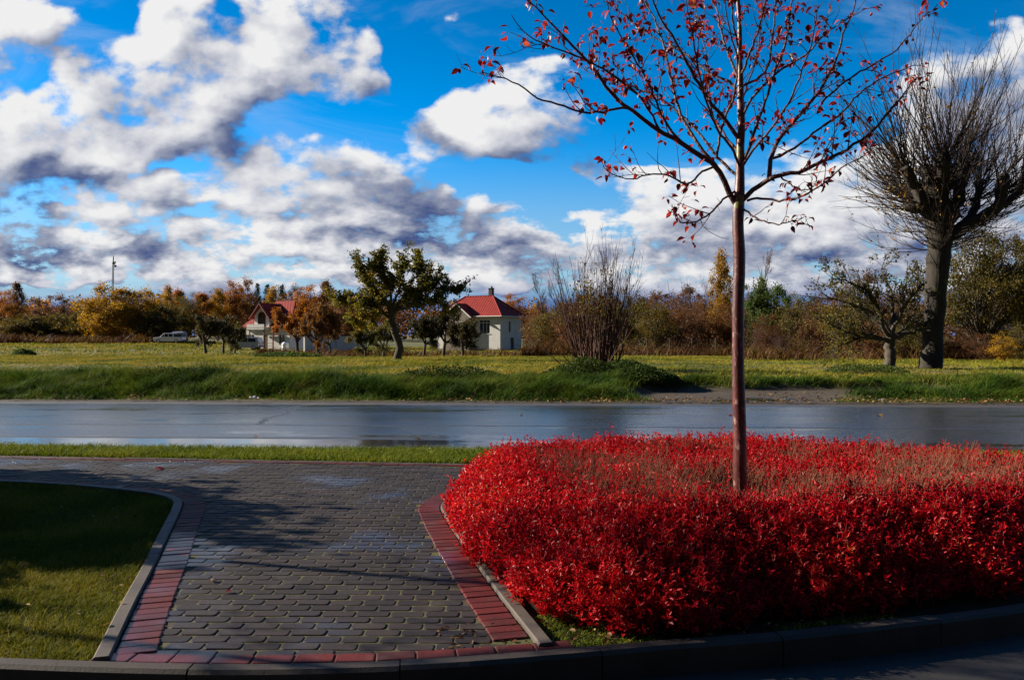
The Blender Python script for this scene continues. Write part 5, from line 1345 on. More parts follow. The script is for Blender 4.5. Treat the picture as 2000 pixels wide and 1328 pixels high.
for a in [('oak_o', 1000, 150, 586, 70, "orange tree just right of the red roof"), ('bare_m', 1044, 128, 570, 70, "leafless tree right of the red roofed house"), ('bare', 1068, 84, 548, 92, "wide leafless tree left of the hazel bush"),
          ('bare', 1098, 96, 560, 80, "leafless tree partly behind the left side of the hazel bush"), ('brownb', 1058, 84, 613, 74, "brown bush at the corner of the red roofed house"), ('oliveb', 1075, 72, 610, 90, "olive bush left behind the hazel bush"),
          ('brownb', 1120, 70, 606, 90, "brown bush right behind the hazel stems"), ('oak', 1232, 76, 582, 100, "round olive tree right of the hazel bush"), ('brownb', 1175, 74, 600, 90, "brown bush seen through the right hazel stems"),
          ('brown', 1180, 110, 590, 90, "brown tree seen through the top of the hazel bush"), ('oliveb', 1278, 68, 598, 92, "olive bush between the round olive tree and the grey bare trees"), ('bare_m', 1318, 82, 546, 92, "left one of two grey bare trees before the golden birch"), ('bare_m', 1356, 86, 540, 86, "right one of two grey bare trees touching the golden birch"),
          ('brownb', 1325, 70, 594, 92, "brown bush below the grey bare trees"), ('birch', 1408, 74, 499, 56, "bright golden birch just left of the red tree trunk"), ('brownb', 1372, 66, 600, 84, "brown bush at the left foot of the bright golden birch"), ('brownb', 1425, 66, 610, 84, "brown bush at the right foot of the bright golden birch"),
          ('bare', 1488, 92, 500, 100, "leafless tree rising above the green lilac"), ('green', 1496, 68, 556, 84, "dense green lilac right of the red tree trunk"), ('oliveb', 1560, 64, 592, 90, "olive bush right of the green lilac"), ('bare_s', 1530, 56, 655, 90, "grey leafless shrub in front of the olive bush"),
          ('bare_s', 1475, 52, 640, 44, "thin leaning sapling below the green lilac"), ('brownb', 1500, 60, 628, 90, "brown bush below the green lilac"), ('brownb', 1600, 58, 610, 100, "brown bush left behind the spreading apple tree"), ('oliveb', 1655, 54, 588, 110, "olive bush seen through the spreading apple tree"),
          ('brown', 1690, 62, 548, 140, "reddish brown tree behind the spreading apple tree"), ('brownb', 1705, 48, 640, 110, "brown bush behind the short trunk of the spreading apple tree"), ('brown', 1770, 58, 575, 130, "brown tree left behind the thick grey trunk"), ('oliveb', 1775, 46, 640, 100, "dark olive bush between the two right hand trunks"),
          ('oak', 1915, 50, 462, 200, "large dark oak with yellowing top behind the pollarded tree"), ('oak', 2010, 52, 480, 160, "dark oak cut off by the right edge of the view"), ('brownb', 1865, 46, 650, 110, "dark brown bush right of the thick grey trunk"), ('brownb', 1925, 44, 662, 90, "dark brown bush in front of the dark shed"),
          ('goldb', 1962, 41, 655, 62, "yellow green bush at the right edge below the shed"), ('oliveb', 1995, 43, 640, 80, "dark olive bush at the right edge beside the yellow green bush"), ('brown', 1460, 100, 585, 100, "brown tree behind the green lilac and the red tree trunk"), ('brown', 1275, 120, 583, 110, "brown tree behind the round olive tree"), ('brown', 1590, 95, 590, 110, "brown tree left behind the spreading apple tree"),
          ('brown', 1130, 118, 584, 110, "brown tree behind the hazel bush, between it and the wide leafless tree"), ('brown', 1345, 116, 572, 110, "brown tree behind the grey bare trees"), ('oak', 1535, 100, 588, 100, "olive tree behind the olive bush right of the green lilac"), ('brown', 1645, 90, 580, 120, "brown tree peeping over the spreading apple tree"),
          ('goldb', 1845, 47, 668, 40, "small golden bush behind the root of the thick grey trunk")]:
    put(*a, GR)

# ---------------------------------------------------------------- the far wood: one mass along the horizon
def far_wood():
    rng = np.random.default_rng(91); lf = MB()
    mats = [L_olive, L_brown, L_orange, L_rust, L_gold]
    prof_x = [-900, 0, 60, 130, 200, 260, 330, 420, 480, 560, 640, 760, 1000, 1150, 1300, 1450, 1600, 2000, 2900]
    prof_y = [590, 586, 592, 598, 592, 584, 578, 574, 568, 572, 572, 585, 598, 600, 596, 600, 606, 590, 590]
    for i in range(330):
        px = rng.uniform(-900, 2900); Y = rng.uniform(255, 330); top = np.interp(px, prof_x, prof_y) + rng.normal(0, 5) - 4 - 6 * (px > 950)
        x = (px - CX) / F * Y; ht = H + (HY - top) / F * Y; wd = rng.uniform(5, 10); n = 420
        u_ = unit(rng.normal(size=(n, 3))) * (rng.random(n) ** .4)[:, None]; u_ = u_ * (1 + .25 * np.sin(u_ * 5 + i))
        p = np.stack([x + u_[:, 0] * wd * .55, Y + u_[:, 1] * wd * .5, ht * (.52 + .48 * u_[:, 2])], 1)
        d, nr = leaf_dirs(rng, n, .2); s_ = rng.uniform(.5, 1.1, n)
        lf.leaves(p, d, nr, s_, s_ * .7, .2, mi=int(rng.choice(5, p=[.28, .34, .16, .12, .10])))
    n = 9000; px = rng.uniform(-900, 2900, n); Y = rng.uniform(335, 345, n); top = np.interp(px, prof_x, prof_y) + 22
    x = (px - CX) / F * Y; z = (H + (HY - top) / F * Y) * rng.random(n); d, nr = leaf_dirs(rng, n, 0); s_ = rng.uniform(1.2, 2.6, n)
    lf.leaves(np.stack([x, Y, z], 1), d, nr, s_, s_ * .8, .2, mi=1)
    tag(lf.obj("far_wood", mats), "distant autumn wood along the whole horizon behind field and houses", "wood", kind='stuff')
far_wood()
# ---------------------------------------------------------------- houses
def m_plaster(name, a, b):
    m, k = mat(name); o = obco(k)
    n = k.noise(o, .9, 5.0, .65); s_ = k.noise(k.v('MULTIPLY', o, (1, 1, .25)), 3.0, 5.0, .65); f = k.noise(o, 30.0, 3.0, .6)
    c = k.mix(k.ss(k.m('ADD', k.m('MULTIPLY', n, .5), k.m('MULTIPLY', s_, .5)), .25, .8), a, b)
    return finish(m, k, principled(k, c, .85, .2, bump(k, f, .1, .004)))
M_plaster = m_plaster("white_plaster", (.52, .505, .485), (.66, .645, .63))
M_trim = plain("white_trim", (.62, .61, .60), .5, .4)
def m_tiles():
    m, k = mat("red_roof_tile"); o = obco(k); x, y, z = k.sep(o)
    row = k.m('FRACT', k.m('MULTIPLY', z, 4.2)); c_ = k.m('SINE', k.m('MULTIPLY', k.m('ADD', x, y), 21.0))
    n = k.noise(o, 1.5, 5.0, .65)
    h = k.m('ADD', k.m('MULTIPLY', row, .7), k.m('MULTIPLY', c_, .3))
    c = k.ramp(n, [(.3, (.19, .016, .013)), (.7, (.28, .028, .020))])
    return finish(m, k, principled(k, c, .75, .15, bump(k, h, .8, .05)))
M_tile = m_tiles()
M_glass = plain("window_glass", (.015, .018, .022), .08, .6, grain=0)
M_wood = plain("dark_brown_wood", (.055, .030, .020), .7, .3, var=.3)
M_rust = plain("rust_red_paint", (.14, .030, .022), .6, .3)
M_metal = plain("galvanised_metal", (.34, .36, .38), .45, .5, .6)
M_darkm = plain("dark_metal", (.03, .03, .034), .5, .5, .3)
M_brick = plain("chimney_brick", (.055, .05, .05), .8, .2, var=.3)
M_stone = plain("bare_masonry", (.20, .17, .14), .9, .15, var=.3)
M_car = plain("white_car_paint", (.82, .83, .85), .28, .5, var=.03, grain=0)
M_silver = plain("silver_car_paint", (.46, .48, .50), .28, .5, .25, var=.03, grain=0)
M_tyre = plain("tyre_rubber", (.015, .015, .016), .85, .2)
M_rim = plain("alloy_rim", (.5, .5, .52), .35, .5, .7)
M_lampg = plain("lamp_glass", (.55, .55, .50), .15, .6, grain=0)
M_rlamp = plain("rear_lamp", (.30, .015, .012), .2, .6, grain=0)
M_canopy = plain("dark_blue_canopy", (.035, .045, .075), .4, .5)
M_greyb = plain("grey_tarpaulin", (.24, .27, .32), .6, .3, var=.2)
M_plastic = plain("white_plastic", (.68, .70, .72), .45, .4, var=.05)
M_shedw = plain("tarred_boards", (.018, .014, .012), .85, .2, var=.4)
M_shedr = plain("dark_shed_roof", (.020, .020, .024), .6, .3, var=.3)
M_blue = plain("blue_foil", (.02, .12, .62), .35, .5)
M_paper = plain("waste_paper", (.62, .56, .55), .8, .2)

def hip_roof(mb, x0, x1, y0, y1, z, zr, ins=None, th=.14):
    """hipped roof over a rectangle, ridge along x; returns nothing"""
    ins = (y1 - y0) / 2 if ins is None else ins; ym = (y0 + y1) / 2
    for dz, flip in ((0, False), (-th, True)):
        v = [(x0, y0, z + dz), (x1, y0, z + dz), (x1, y1, z + dz), (x0, y1, z + dz), (x0 + ins, ym, zr + dz), (x1 - ins, ym, zr + dz)]
        fs4 = [[0, 1, 5, 4], [2, 3, 4, 5]]; fs3 = [[1, 2, 5], [3, 0, 4]]
        if flip: fs4 = [f[::-1] for f in fs4]; fs3 = [f[::-1] for f in fs3]
        mb.add(v, fs4, fs3)
    v = [(x, y, zz) for x, y in ((x0, y0), (x1, y0), (x1, y1), (x0, y1)) for zz in (z - th, z)]
    mb.add(v, [[0, 2, 3, 1], [2, 4, 5, 3], [4, 6, 7, 5], [6, 0, 1, 7]])
def gable_roof(mb, xc, w, y0, y1, ze, zr, th=.12):
    """two slopes with the ridge along y from y0 (front) to y1"""
    for s_ in (-1, 1):
        a = np.array([(xc + s_ * w / 2, y0, ze), (xc, y0, zr), (xc, y1, zr), (xc + s_ * w / 2, y1, ze)], float); b_ = a - np.array([0, 0, th])
        f = [[0, 1, 2, 3], [7, 6, 5, 4], [0, 4, 5, 1], [3, 2, 6, 7], [0, 3, 7, 4]]
        if s_ > 0: f = [q[::-1] for q in f]
        mb.add(np.vstack([a, b_]), f)
def window(parent, x, y, z, w, h, mull=(.5,), transom=None, face='front', name="window"):
    """frame with reveals and sill as one part, pane as its sub-part; built on the outer wall face"""
    fr, pn = MB(), MB(); t = .07
    if face == 'front': q = lambda c, s_: ((x + c[0], y + c[1], z + c[2]), s_)
    else: q = lambda c, s_: ((x - c[1], y + c[0], z + c[2]), (s_[1], s_[0], s_[2]))
    for c, s_ in [((-w / 2 + t / 2, 0, 0), (t, .08, h)), ((w / 2 - t / 2, 0, 0), (t, .08, h)), ((0, 0, h / 2 - t / 2), (w - 2 * t, .078, t)), ((0, 0, -h / 2 + t / 2), (w - 2 * t, .078, t)), ((0, -.05, -h / 2 - .04), (w + .16, .18, .06))] + [((-w / 2 + w * m_, .004, 0), (t * .9, .06, h - 2 * t)) for m_ in mull] + ([((0, .002, -h / 2 + h * transom), (w - 2 * t, .066, t * .9))] if transom else []):
        fr.box(*q(c, s_))
    pn.box(*q((0, .02, 0), (w - 2 * t, .02, h - 2 * t)))
    f = fr.obj(name, M_trim, parent); pn.obj("pane", M_glass, f); return f
def wall_with_holes(mb, x0, x1, z0, z1, y, th, holes, axis='x'):
    """a wall slab along x (or y) split around rectangular openings"""
    xs = sorted({x0, x1, *[h[0] for h in holes], *[h[1] for h in holes]}); zs = sorted({z0, z1, *[h[2] for h in holes], *[h[3] for h in holes]})
    for a, b_ in zip(xs[:-1], xs[1:]):
        for c, d in zip(zs[:-1], zs[1:]):
            mx, mz = (a + b_) / 2, (c + d) / 2
            if any(h[0] < mx < h[1] and h[2] < mz < h[3] for h in holes): continue
            if axis == 'x': mb.box((mx, y, mz), (b_ - a, th, d - c))
            else: mb.box((y, mx, mz), (th, b_ - a, d - c))

def build_main_house():
    W_, D_, ph = 11.4, 6.4, math.radians(-30); Y0 = 120.0
    cx, cy = P(977, 0, Y0)[0], Y0
    ox, oy = rot_z(np.array([[W_ / 2, -D_ / 2, 0]]), ph)[0, :2]
    z0 = float(gz(cx, cy)) - .1
    root = empty("house", (cx - ox, cy - oy, z0), ph); tag(root, "white two storey house with a red hipped roof, dark chimney and small front gable", "house")
    E, RZ = 5.25, 8.45
    f, r_ = -D_ / 2, W_ / 2
    wl = MB()
    wall_with_holes(wl, -r_, r_, 0, E, f + .15, .3, [(2.05, 3.95, 2.7, 4.75), (-4.4, -3.4, .9, 2.3), (-1.6, -.5, 2.9, 4.5), (-2.0, -.9, .2, 2.2)])
    wall_with_holes(wl, f + .3, -f, 0, E, r_ - .15, .3, [(-.75, -.05, 2.9, 4.6), (-.15, .85, 0, 2.1)], 'y')
    wl.box((-r_ + .15, .15, E / 2), (.3, D_ - .3, E)); wl.box((0, -f - .15, E / 2), (W_ - .6, .3, E))
    wl.box((0, 0, E - .1), (W_ - .7, D_ - .7, .1)); wl.box((0, 0, 2.5), (W_ - .7, D_ - .7, .2))
    wl.obj("wall", M_plaster, root)
    rf = MB(); hip_roof(rf, -r_ - .55, r_ + .55, f - .55, -f + .55, E + .05, RZ); roof = rf.obj("roof", M_tile, root)
    # ridge and hip caps
    cp = MB(); ins = (D_ + 1.1) / 2
    for a, b_ in (((-r_ - .55, f - .55, E + .07), (-r_ - .55 + ins, 0, RZ + .02)), ((r_ + .55, f - .55, E + .07), (r_ + .55 - ins, 0, RZ + .02)), ((r_ + .55, -f + .55, E + .07), (r_ + .55 - ins, 0, RZ + .02)), ((-r_ - .55 + ins, 0, RZ + .02), (r_ + .55 - ins, 0, RZ + .02))):
        cp.tubes(np.linspace(a, b_, 3), [.10] * 3, 8)
    cp.obj("ridge_cap", M_tile, roof)
    ch = MB(); ch.box((1.95, .4, 8.75), (.62, .62, 1.7), bevel=.03); ch.box((1.95, .4, 9.63), (.74, .74, .10)); c_ = ch.obj("chimney", M_brick, roof)
    cw = MB(); cw.tubes(np.array([[1.95, .4, 9.68], [1.95, .4, 9.86], [1.95, .4, 9.96]]), [.24, .24, .10], 12, cap=True); cw.obj("cowl", M_metal, c_)
    for vx, vy, vz in ((3.7, 1.2, 7.35), (4.9, .3, 6.45), (5.0, 1.6, 6.4)):
        vp = MB(); vp.tubes(np.array([[vx, vy, vz - .5], [vx, vy, vz], [vx, vy, vz + .12]]), [.08, .08, .13], 8, cap=True); vp.obj("roof_vent", M_tile, roof)
    # front gable
    g = MB(); gx, gw = -1.45, 5.0; gf = f - .75
    g.add([(gx - gw / 2 + .3, gf, 0), (gx + gw / 2 - .3, gf, 0), (gx + gw / 2 - .3, gf, E - .1), (gx, gf, 6.9), (gx - gw / 2 + .3, gf, E - .1)], [[0, 1, 2, 3, 4]])
    g.box((gx + gw / 2 - .4, gf + .385, E / 2 - .1), (.2, .74, E - .2)); g.box((gx - gw / 2 + .4, gf + .385, E / 2 - .1), (.2, .74, E - .2)); g.obj("gable_wall", M_stone, root)
    gr = MB(); gable_roof(gr, gx, gw + .5, gf - .35, 0.2, E - .1, 7.3); gr.obj("gable_roof", M_tile, root)
    bb = MB()
    for s_ in (-1, 1):
        a, b_ = np.array((gx + s_ * (gw + .5) / 2, gf - .40, E - .22)), np.array((gx, gf - .40, 7.18)); bb.add([a - (0, 0, .12), b_ - (0, 0, .12), b_ + (0, 0, .12), a + (0, 0, .12)], [[0, 1, 2, 3] if s_ < 0 else [3, 2, 1, 0]])
    bb.obj("barge_board", M_trim, root)
    window(root, 3.0, f + .06, 3.72, 1.9, 2.05, (.36, .68), .78)
    window(root, -3.9, f + .06, 1.6, 1.0, 1.4); window(root, gx + .4, gf - .02, 3.7, 1.3, 1.5)
    window(root, r_ - .06, -.40, 3.75, .70, 1.7, (), None, 'side')
    d = MB(); d.box((r_ - .10, .35, 1.05), (.08, .98, 2.08)); d_ = d.obj("door", M_wood, root); hd = MB(); hd.box((r_ - .03, .02, 1.05), (.06, .04, .16)); hd.obj("handle", M_metal, d_)
    gt = MB(); gt.tubes(np.array([(gx + gw / 2 + .3, f - .62, E), (r_ + .6, f - .62, E)]), [.07, .07], 8); gt.tubes(np.array([(r_ + .62, f - .6, E), (r_ + .62, -f + .6, E)]), [.07, .07], 8); gt.obj("gutter", M_trim, root)
    pl = MB(); pl.box((0, f - .02, .2), (W_ + .02, .08, .4)); pl.box((r_ + .02, 0, .2), (.08, D_, .4)); pl.obj("plinth", M_stone, root)
build_main_house()

def build_left_house():
    ph = math.radians(-27); Y0 = 124.0; cx = P(559, 0, Y0)[0]; z0 = float(gz(cx, Y0)) - .05
    root = empty("house", (cx, Y0, z0), ph); tag(root, "half hidden white house with a red roof, arched balcony window and rust red porch posts", "house")
    wl = MB(); W_, D_, E = 8.6, 8.0, 3.35; f = -D_ / 2
    wall_with_holes(wl, -W_ / 2, W_ / 2, 0, E, f + .15, .3, [(-.75, .1, 0, 2.1), (-3.9, -2.5, .9, 2.2), (2.2, 3.4, .9, 2.2)])
    wl.box((-W_ / 2 + .15, .15, E / 2), (.3, D_ - .3, E)); wl.box((W_ / 2 - .15, .15, E / 2), (.3, D_ - .3, E)); wl.box((0, -f - .15, E / 2), (W_ - .6, .3, E)); wl.box((0, 0, E - .15), (W_ - .7, D_ - .7, .1))
    wl.obj("wall", M_plaster, root)
    rf = MB(); hip_roof(rf, -W_ / 2 - .5, W_ / 2 + .5, f - .5, -f + .5, E, 7.3, 3.0); rf_ = rf.obj("roof", M_tile, root)
    # dormer storey with arch
    gx, gw = -.55, 2.9; gf = f - .55; A = 1.0; ac = 4.85
    g = MB(); n = 12
    arch = [(gx + A * .78 * math.cos(a), ac + .72 * math.sin(a)) for a in np.linspace(math.pi, 0, n)]
    left = [(gx - gw / 2, E - .1), (gx - .78, E - .1)]; 
    outer = [(gx - gw / 2, E - .1), (gx - gw / 2, 5.0), (gx, 6.55), (gx + gw / 2, 5.0), (gx + gw / 2, E - .1)]
    # wall face with the arched opening left out: left leg, right leg and strips over the arch
    def top_at(x): return 5.0 + (6.55 - 5.0) * (1 - abs(x - gx) / (gw / 2))
    F_ = lambda x, z: (x, gf, z)
    g.add([F_(gx - gw / 2, E - .1), F_(gx - .78, E - .1), F_(gx - .78, top_at(gx - .78)), F_(gx - gw / 2, 5.0)], [[0, 1, 2, 3]])
    g.add([F_(gx + .78, E - .1), F_(gx + gw / 2, E - .1), F_(gx + gw / 2, 5.0), F_(gx + .78, top_at(gx + .78))], [[0, 1, 2, 3]])
    for (xa, za), (xb, zb) in zip(arch[:-1], arch[1:]): g.add([F_(xa, za), F_(xb, zb), F_(xb, top_at(xb)), F_(xa, top_at(xa))], [[0, 1, 2, 3]])
    for s_ in (-1, 1): g.box((gx + s_ * (gw / 2 - .1), gf + 1.52, 4.2), (.2, 3.0, 1.7))
    g.box((gx, gf + .75, E - .05), (gw - .44, 1.3, .1)); g.obj("dormer_wall", M_plaster, root)
    dr = MB(); wv = [(gx - .77, gf + .22, E - .02), (gx + .77, gf + .22, E - .02), (gx + .77, gf + .22, ac)] + [(x * .985 + gx * .015, gf + .22, z) for x, z in arch[::-1]] + [(gx - .77, gf + .22, ac)]
    dr.add(wv, [list(range(len(wv)))]); w_ = dr.obj("arched_window", M_wood, root)
    mu = MB()
    for q in (-.4, 0, .4): mu.box((gx + q, gf + .17, 4.2), (.06, .06, 1.9))
    mu.box((gx, gf + .175, 4.6), (1.5, .05, .06)); mu.obj("sash", M_wood, w_)
    gr = MB(); gable_roof(gr, gx, gw + 1.1, gf - .55, f + 4.0, 4.55, 6.85); gr.obj("dormer_roof", M_tile, root)
    bb = MB()
    for s_ in (-1, 1):
        a, b_ = np.array((gx + s_ * (gw + 1.1) / 2, gf - .60, 4.42)), np.array((gx, gf - .60, 6.74)); bb.add([a - (0, 0, .1), b_ - (0, 0, .1), b_ + (0, 0, .1), a + (0, 0, .1)], [[0, 1, 2, 3] if s_ < 0 else [3, 2, 1, 0]])
    bb.obj("barge_board", M_rust, root)
    bc = MB(); bc.box((gx - .1, gf - .6, E - .32), (gw + .5, 1.25, .22)); bc.box((gx - .1, gf - 1.17, E + .1), (gw + .5, .05, .5)); bc.obj("balcony", M_plaster, root)
    for px in (-1.95, .85, 2.6):
        po = MB(); po.box((px, gf - 1.0, (E - .45) / 2), (.14, .14, E - .46)); po.obj("porch_post", M_rust, root)
    rl = MB(); rl.box((1.7, gf - 1.0, .9), (1.6, .06, .07)); rl.box((1.7, gf - 1.0, .5), (1.6, .05, .05)); rl.obj("porch_rail", M_rust, root)
    d = MB(); d.box((-.32, f + .1, 1.05), (.83, .08, 2.08)); d_ = d.obj("door", M_wood, root); hd = MB(); hd.box((-.02, f + .03, 1.05), (.04, .06, .14)); hd.obj("handle", M_metal, d_)
    window(root, -3.2, f + .06, 1.55, 1.4, 1.3); window(root, 2.8, f + .06, 1.55, 1.2, 1.3)
build_left_house()

def build_wall():
    a, b_ = np.array(P(594, 0, 108)), np.array(P(712, 0, 118)); a[2] = b_[2] = 0
    L = np.linalg.norm(b_ - a); c = (a + b_) / 2; z0 = float(gz(c[0], c[1])) - .1
    root = empty("garden_wall", (c[0], c[1], z0), math.atan2(b_[1] - a[1], b_[0] - a[0])); tag(root, "long plain white garden wall in shade between the two houses", "wall")
    m = MB(); m.box((0, 0, 1.05), (L, .25, 2.1)); m.obj("wall", M_plaster, root)
    m = MB(); m.box((0, 0, 2.14), (L + .1, .36, .08), bevel=.02); m.obj("coping", M_plaster, root)
    for q in (-L / 2 + .2, 0.1, L / 2 - .2):
        m = MB(); m.box((q, -.16, 1.0), (.34, .07, 2.0)); m.obj("pier", M_plaster, root)
build_wall()

# ---------------------------------------------------------------- vehicles, facing left
def wheel(root, x, y, r, w=.22):
    th = np.arange(18) / 18 * 6.283
    def ring(rad, yy): return np.column_stack([x + rad * np.cos(th), np.full(18, yy), r + rad * np.sin(th)])
    s_ = -1 if y < 0 else 1
    rings = [ring(r * .62, y + s_ * w * .36), ring(r * .95, y + s_ * w * .5), ring(r, y + s_ * w * .3), ring(r, y - s_ * w * .3), ring(r * .95, y - s_ * w * .5), ring(r * .62, y - s_ * w * .36)]
    t = MB(); V = np.vstack(rings); i = np.arange(18); j = (i + 1) % 18
    t.add(V, *[np.stack([i + k_ * 18, j + k_ * 18, j + (k_ + 1) * 18, i + (k_ + 1) * 18], 1) for k_ in range(5)])
    ty = t.obj("wheel", M_tyre, root, smooth=True)
    h = MB(); V = np.vstack([ring(r * .62, y + s_ * w * .36), ring(r * .5, y + s_ * w * .30), ring(r * .14, y + s_ * w * .40)]); h.add(V, *[np.stack([i + k_ * 18, j + k_ * 18, j + (k_ + 1) * 18, i + (k_ + 1) * 18], 1) for k_ in range(2)], (i + 36)[None]); h.obj("rim", M_rim, ty)
def car_body(mb, prof, W_, tumble):
    """side profile (x,z) lofted across the width; the upper part leans in by `tumble`"""
    prof = np.asarray(prof, float); n = len(prof); zb = 1.0
    ys = [(-W_ / 2, 1.0), (-W_ / 2 * .96, 1), (0, 1), (W_ / 2 * .96, 1), (W_ / 2, 1.0)]
    rows = []
    for y, _ in ys:
        inn = np.where(prof[:, 1] > zb, 1 - tumble * (prof[:, 1] - zb), 1.0); edge = 1 if abs(y) < W_ / 2 * .99 else .0
        rows.append(np.column_stack([prof[:, 0] * (1 if edge else .992), y * inn, prof[:, 1] + (.0 if edge else -.025 * (prof[:, 1] > .7))]))
    V = np.vstack(rows); i = np.arange(n); j = (i + 1) % n
    mb.add(V, *[np.stack([i + k_ * n, j + k_ * n, j + (k_ + 1) * n, i + (k_ + 1) * n], 1)[:, ::-1] for k_ in range(4)], i[None], (i + 4 * n)[::-1][None])
def side_glass(root, quads, W_, tumble, name="side_window"):
    for q in quads:
        for s_ in (-1, 1):
            m = MB(); v = [(x, s_ * (W_ / 2 * (1 - tumble * max(0, z - 1.0)) + .006), z) for x, z in q]
            m.add(v, [list(range(len(v))) if s_ < 0 else list(range(len(v)))[::-1]]); m.obj(name, M_glass, root)
def build_pickup():
    Y0 = 136; x0 = P(303, 0, Y0)[0]; z0 = float(gz(x0 + 2, Y0)) - .02
    root = empty("pickup", (x0 + 2.45, Y0, z0), math.radians(-4)); tag(root, "white double cab pickup with a dark canopy parked before the golden bushes", "pickup")
    prof = [(-2.42, .45), (-2.45, .78), (-2.36, .98), (-1.35, 1.10), (-.72, 1.66), (-.5, 1.74), (.85, 1.76), (1.02, 1.72), (1.05, 1.12), (2.42, 1.10), (2.45, .5), (1.9, .40), (-2.0, .38)]
    b = MB(); car_body(b, prof, 1.78, .16); b.obj("body", M_car, root)
    side_glass(root, [[(-1.12, 1.14), (-.58, 1.14), (-.58, 1.62)], [(-.48, 1.14), (.12, 1.14), (.12, 1.64), (-.48, 1.64)], [(.22, 1.14), (.88, 1.14), (.84, 1.64), (.22, 1.64)]], 1.78, .16)
    m = MB(); m.add([(-1.36, -.72, 1.12), (-1.36, .72, 1.12), (-.76, .66, 1.645), (-.76, -.66, 1.645)], [[0, 3, 2, 1]]); m.obj("windscreen", M_glass, root)
    c = MB(); c.prism([(1.08, -.84), (2.4, -.84), (2.4, .84), (1.08, .84)], 1.13, 1.72, bevel=.08); c.obj("canopy", M_canopy, root)
    for y in (-.62, .62):
        h = MB(); h.box((-2.42, y, .82), (.08, .30, .16), bevel=.02); h.obj("headlight", M_lampg, root)
        h = MB(); h.box((2.44, y * 1.25, .88), (.05, .14, .30)); h.obj("tail_light", M_rlamp, root)
    for y in (-.98, .98):
        h = MB(); h.box((-.98, y, 1.18), (.12, .16, .16), bevel=.03); h.obj("wing_mirror", M_car, root)
    bp = MB(); bp.box((-2.46, 0, .52), (.12, 1.7, .20), bevel=.03); bp.box((2.47, 0, .55), (.12, 1.7, .16), bevel=.03); bp.obj("bumper", M_darkm, root)
    for x in (-1.55, 1.5):
        for y in (-.8, .8): wheel(root, x, y, .37)
def build_estate():
    Y0 = 112; x0 = P(451, 0, Y0)[0]; z0 = float(gz(x0 + 2, Y0)) - .02
    root = empty("car", (x0 + 2.1, Y0, z0), math.radians(-6)); tag(root, "silver family van parked left of the porch of the half hidden house", "car")
    prof = [(-2.12, .40), (-2.15, .72), (-2.0, .92), (-1.35, 1.12), (-.5, 1.66), (-.2, 1.74), (1.7, 1.76), (1.98, 1.66), (2.10, 1.05), (2.12, .5), (1.8, .36), (-1.8, .34)]
    b = MB(); car_body(b, prof, 1.76, .18); b.obj("body", M_silver, root)
    side_glass(root, [[(-1.15, 1.12), (-.42, 1.12), (-.42, 1.56)], [(-.32, 1.12), (.52, 1.12), (.52, 1.62), (-.32, 1.62)], [(.62, 1.12), (1.75, 1.12), (1.62, 1.60), (.62, 1.62)]], 1.76, .18)
    m = MB(); m.add([(-1.33, -.7, 1.145), (-1.33, .7, 1.145), (-.56, .64, 1.645), (-.56, -.64, 1.645)], [[0, 3, 2, 1]]); m.obj("windscreen", M_glass, root)
    for y in (-.6, .6):
        h = MB(); h.box((-2.08, y, .80), (.12, .32, .16), bevel=.02); h.obj("headlight", M_lampg, root)
        h = MB(); h.box((2.09, y * 1.2, 1.0), (.06, .14, .4)); h.obj("tail_light", M_rlamp, root)
        h = MB(); h.tubes(np.array([(-.2, y * .9, 1.77), (.7, y * .9, 1.80), (1.6, y * .9, 1.77)]), [.02] * 3, 6); h.obj("roof_rail", M_darkm, root)
    bp = MB(); bp.box((-2.14, 0, .48), (.12, 1.66, .20), bevel=.03); bp.box((2.13, 0, .5), (.1, 1.66, .2), bevel=.03); bp.obj("bumper", M_darkm, root)
    for x in (-1.35, 1.4):
        for y in (-.78, .78): wheel(root, x, y, .33)
def build_trailer():
    Y0 = 139; x0 = P(350, 0, Y0)[0]; z0 = float(gz(x0, Y0))
    root = empty("trailer", (x0, Y0, z0), math.radians(-4)); tag(root, "grey covered trailer standing behind the white pickup", "trailer")
    m = MB(); m.box((0, 0, .75), (2.2, 1.4, .5), bevel=.03); m.obj("box", M_darkm, root)
    m = MB(); m.prism([(-1.05, -.68), (1.05, -.68), (1.05, .68), (-1.05, .68)], 1.0, 2.05, bevel=.22); m.obj("tarpaulin", M_greyb, root)
    m = MB(); m.tubes(np.array([(-1.1, 0, .5), (-1.7, 0, .48), (-2.1, 0, .5)]), [.05, .04, .04], 6); m.obj("drawbar", M_metal, root)
    for y in (-.78, .78): wheel(root, .1, y, .33, .18)
build_pickup(); build_estate(); build_trailer()

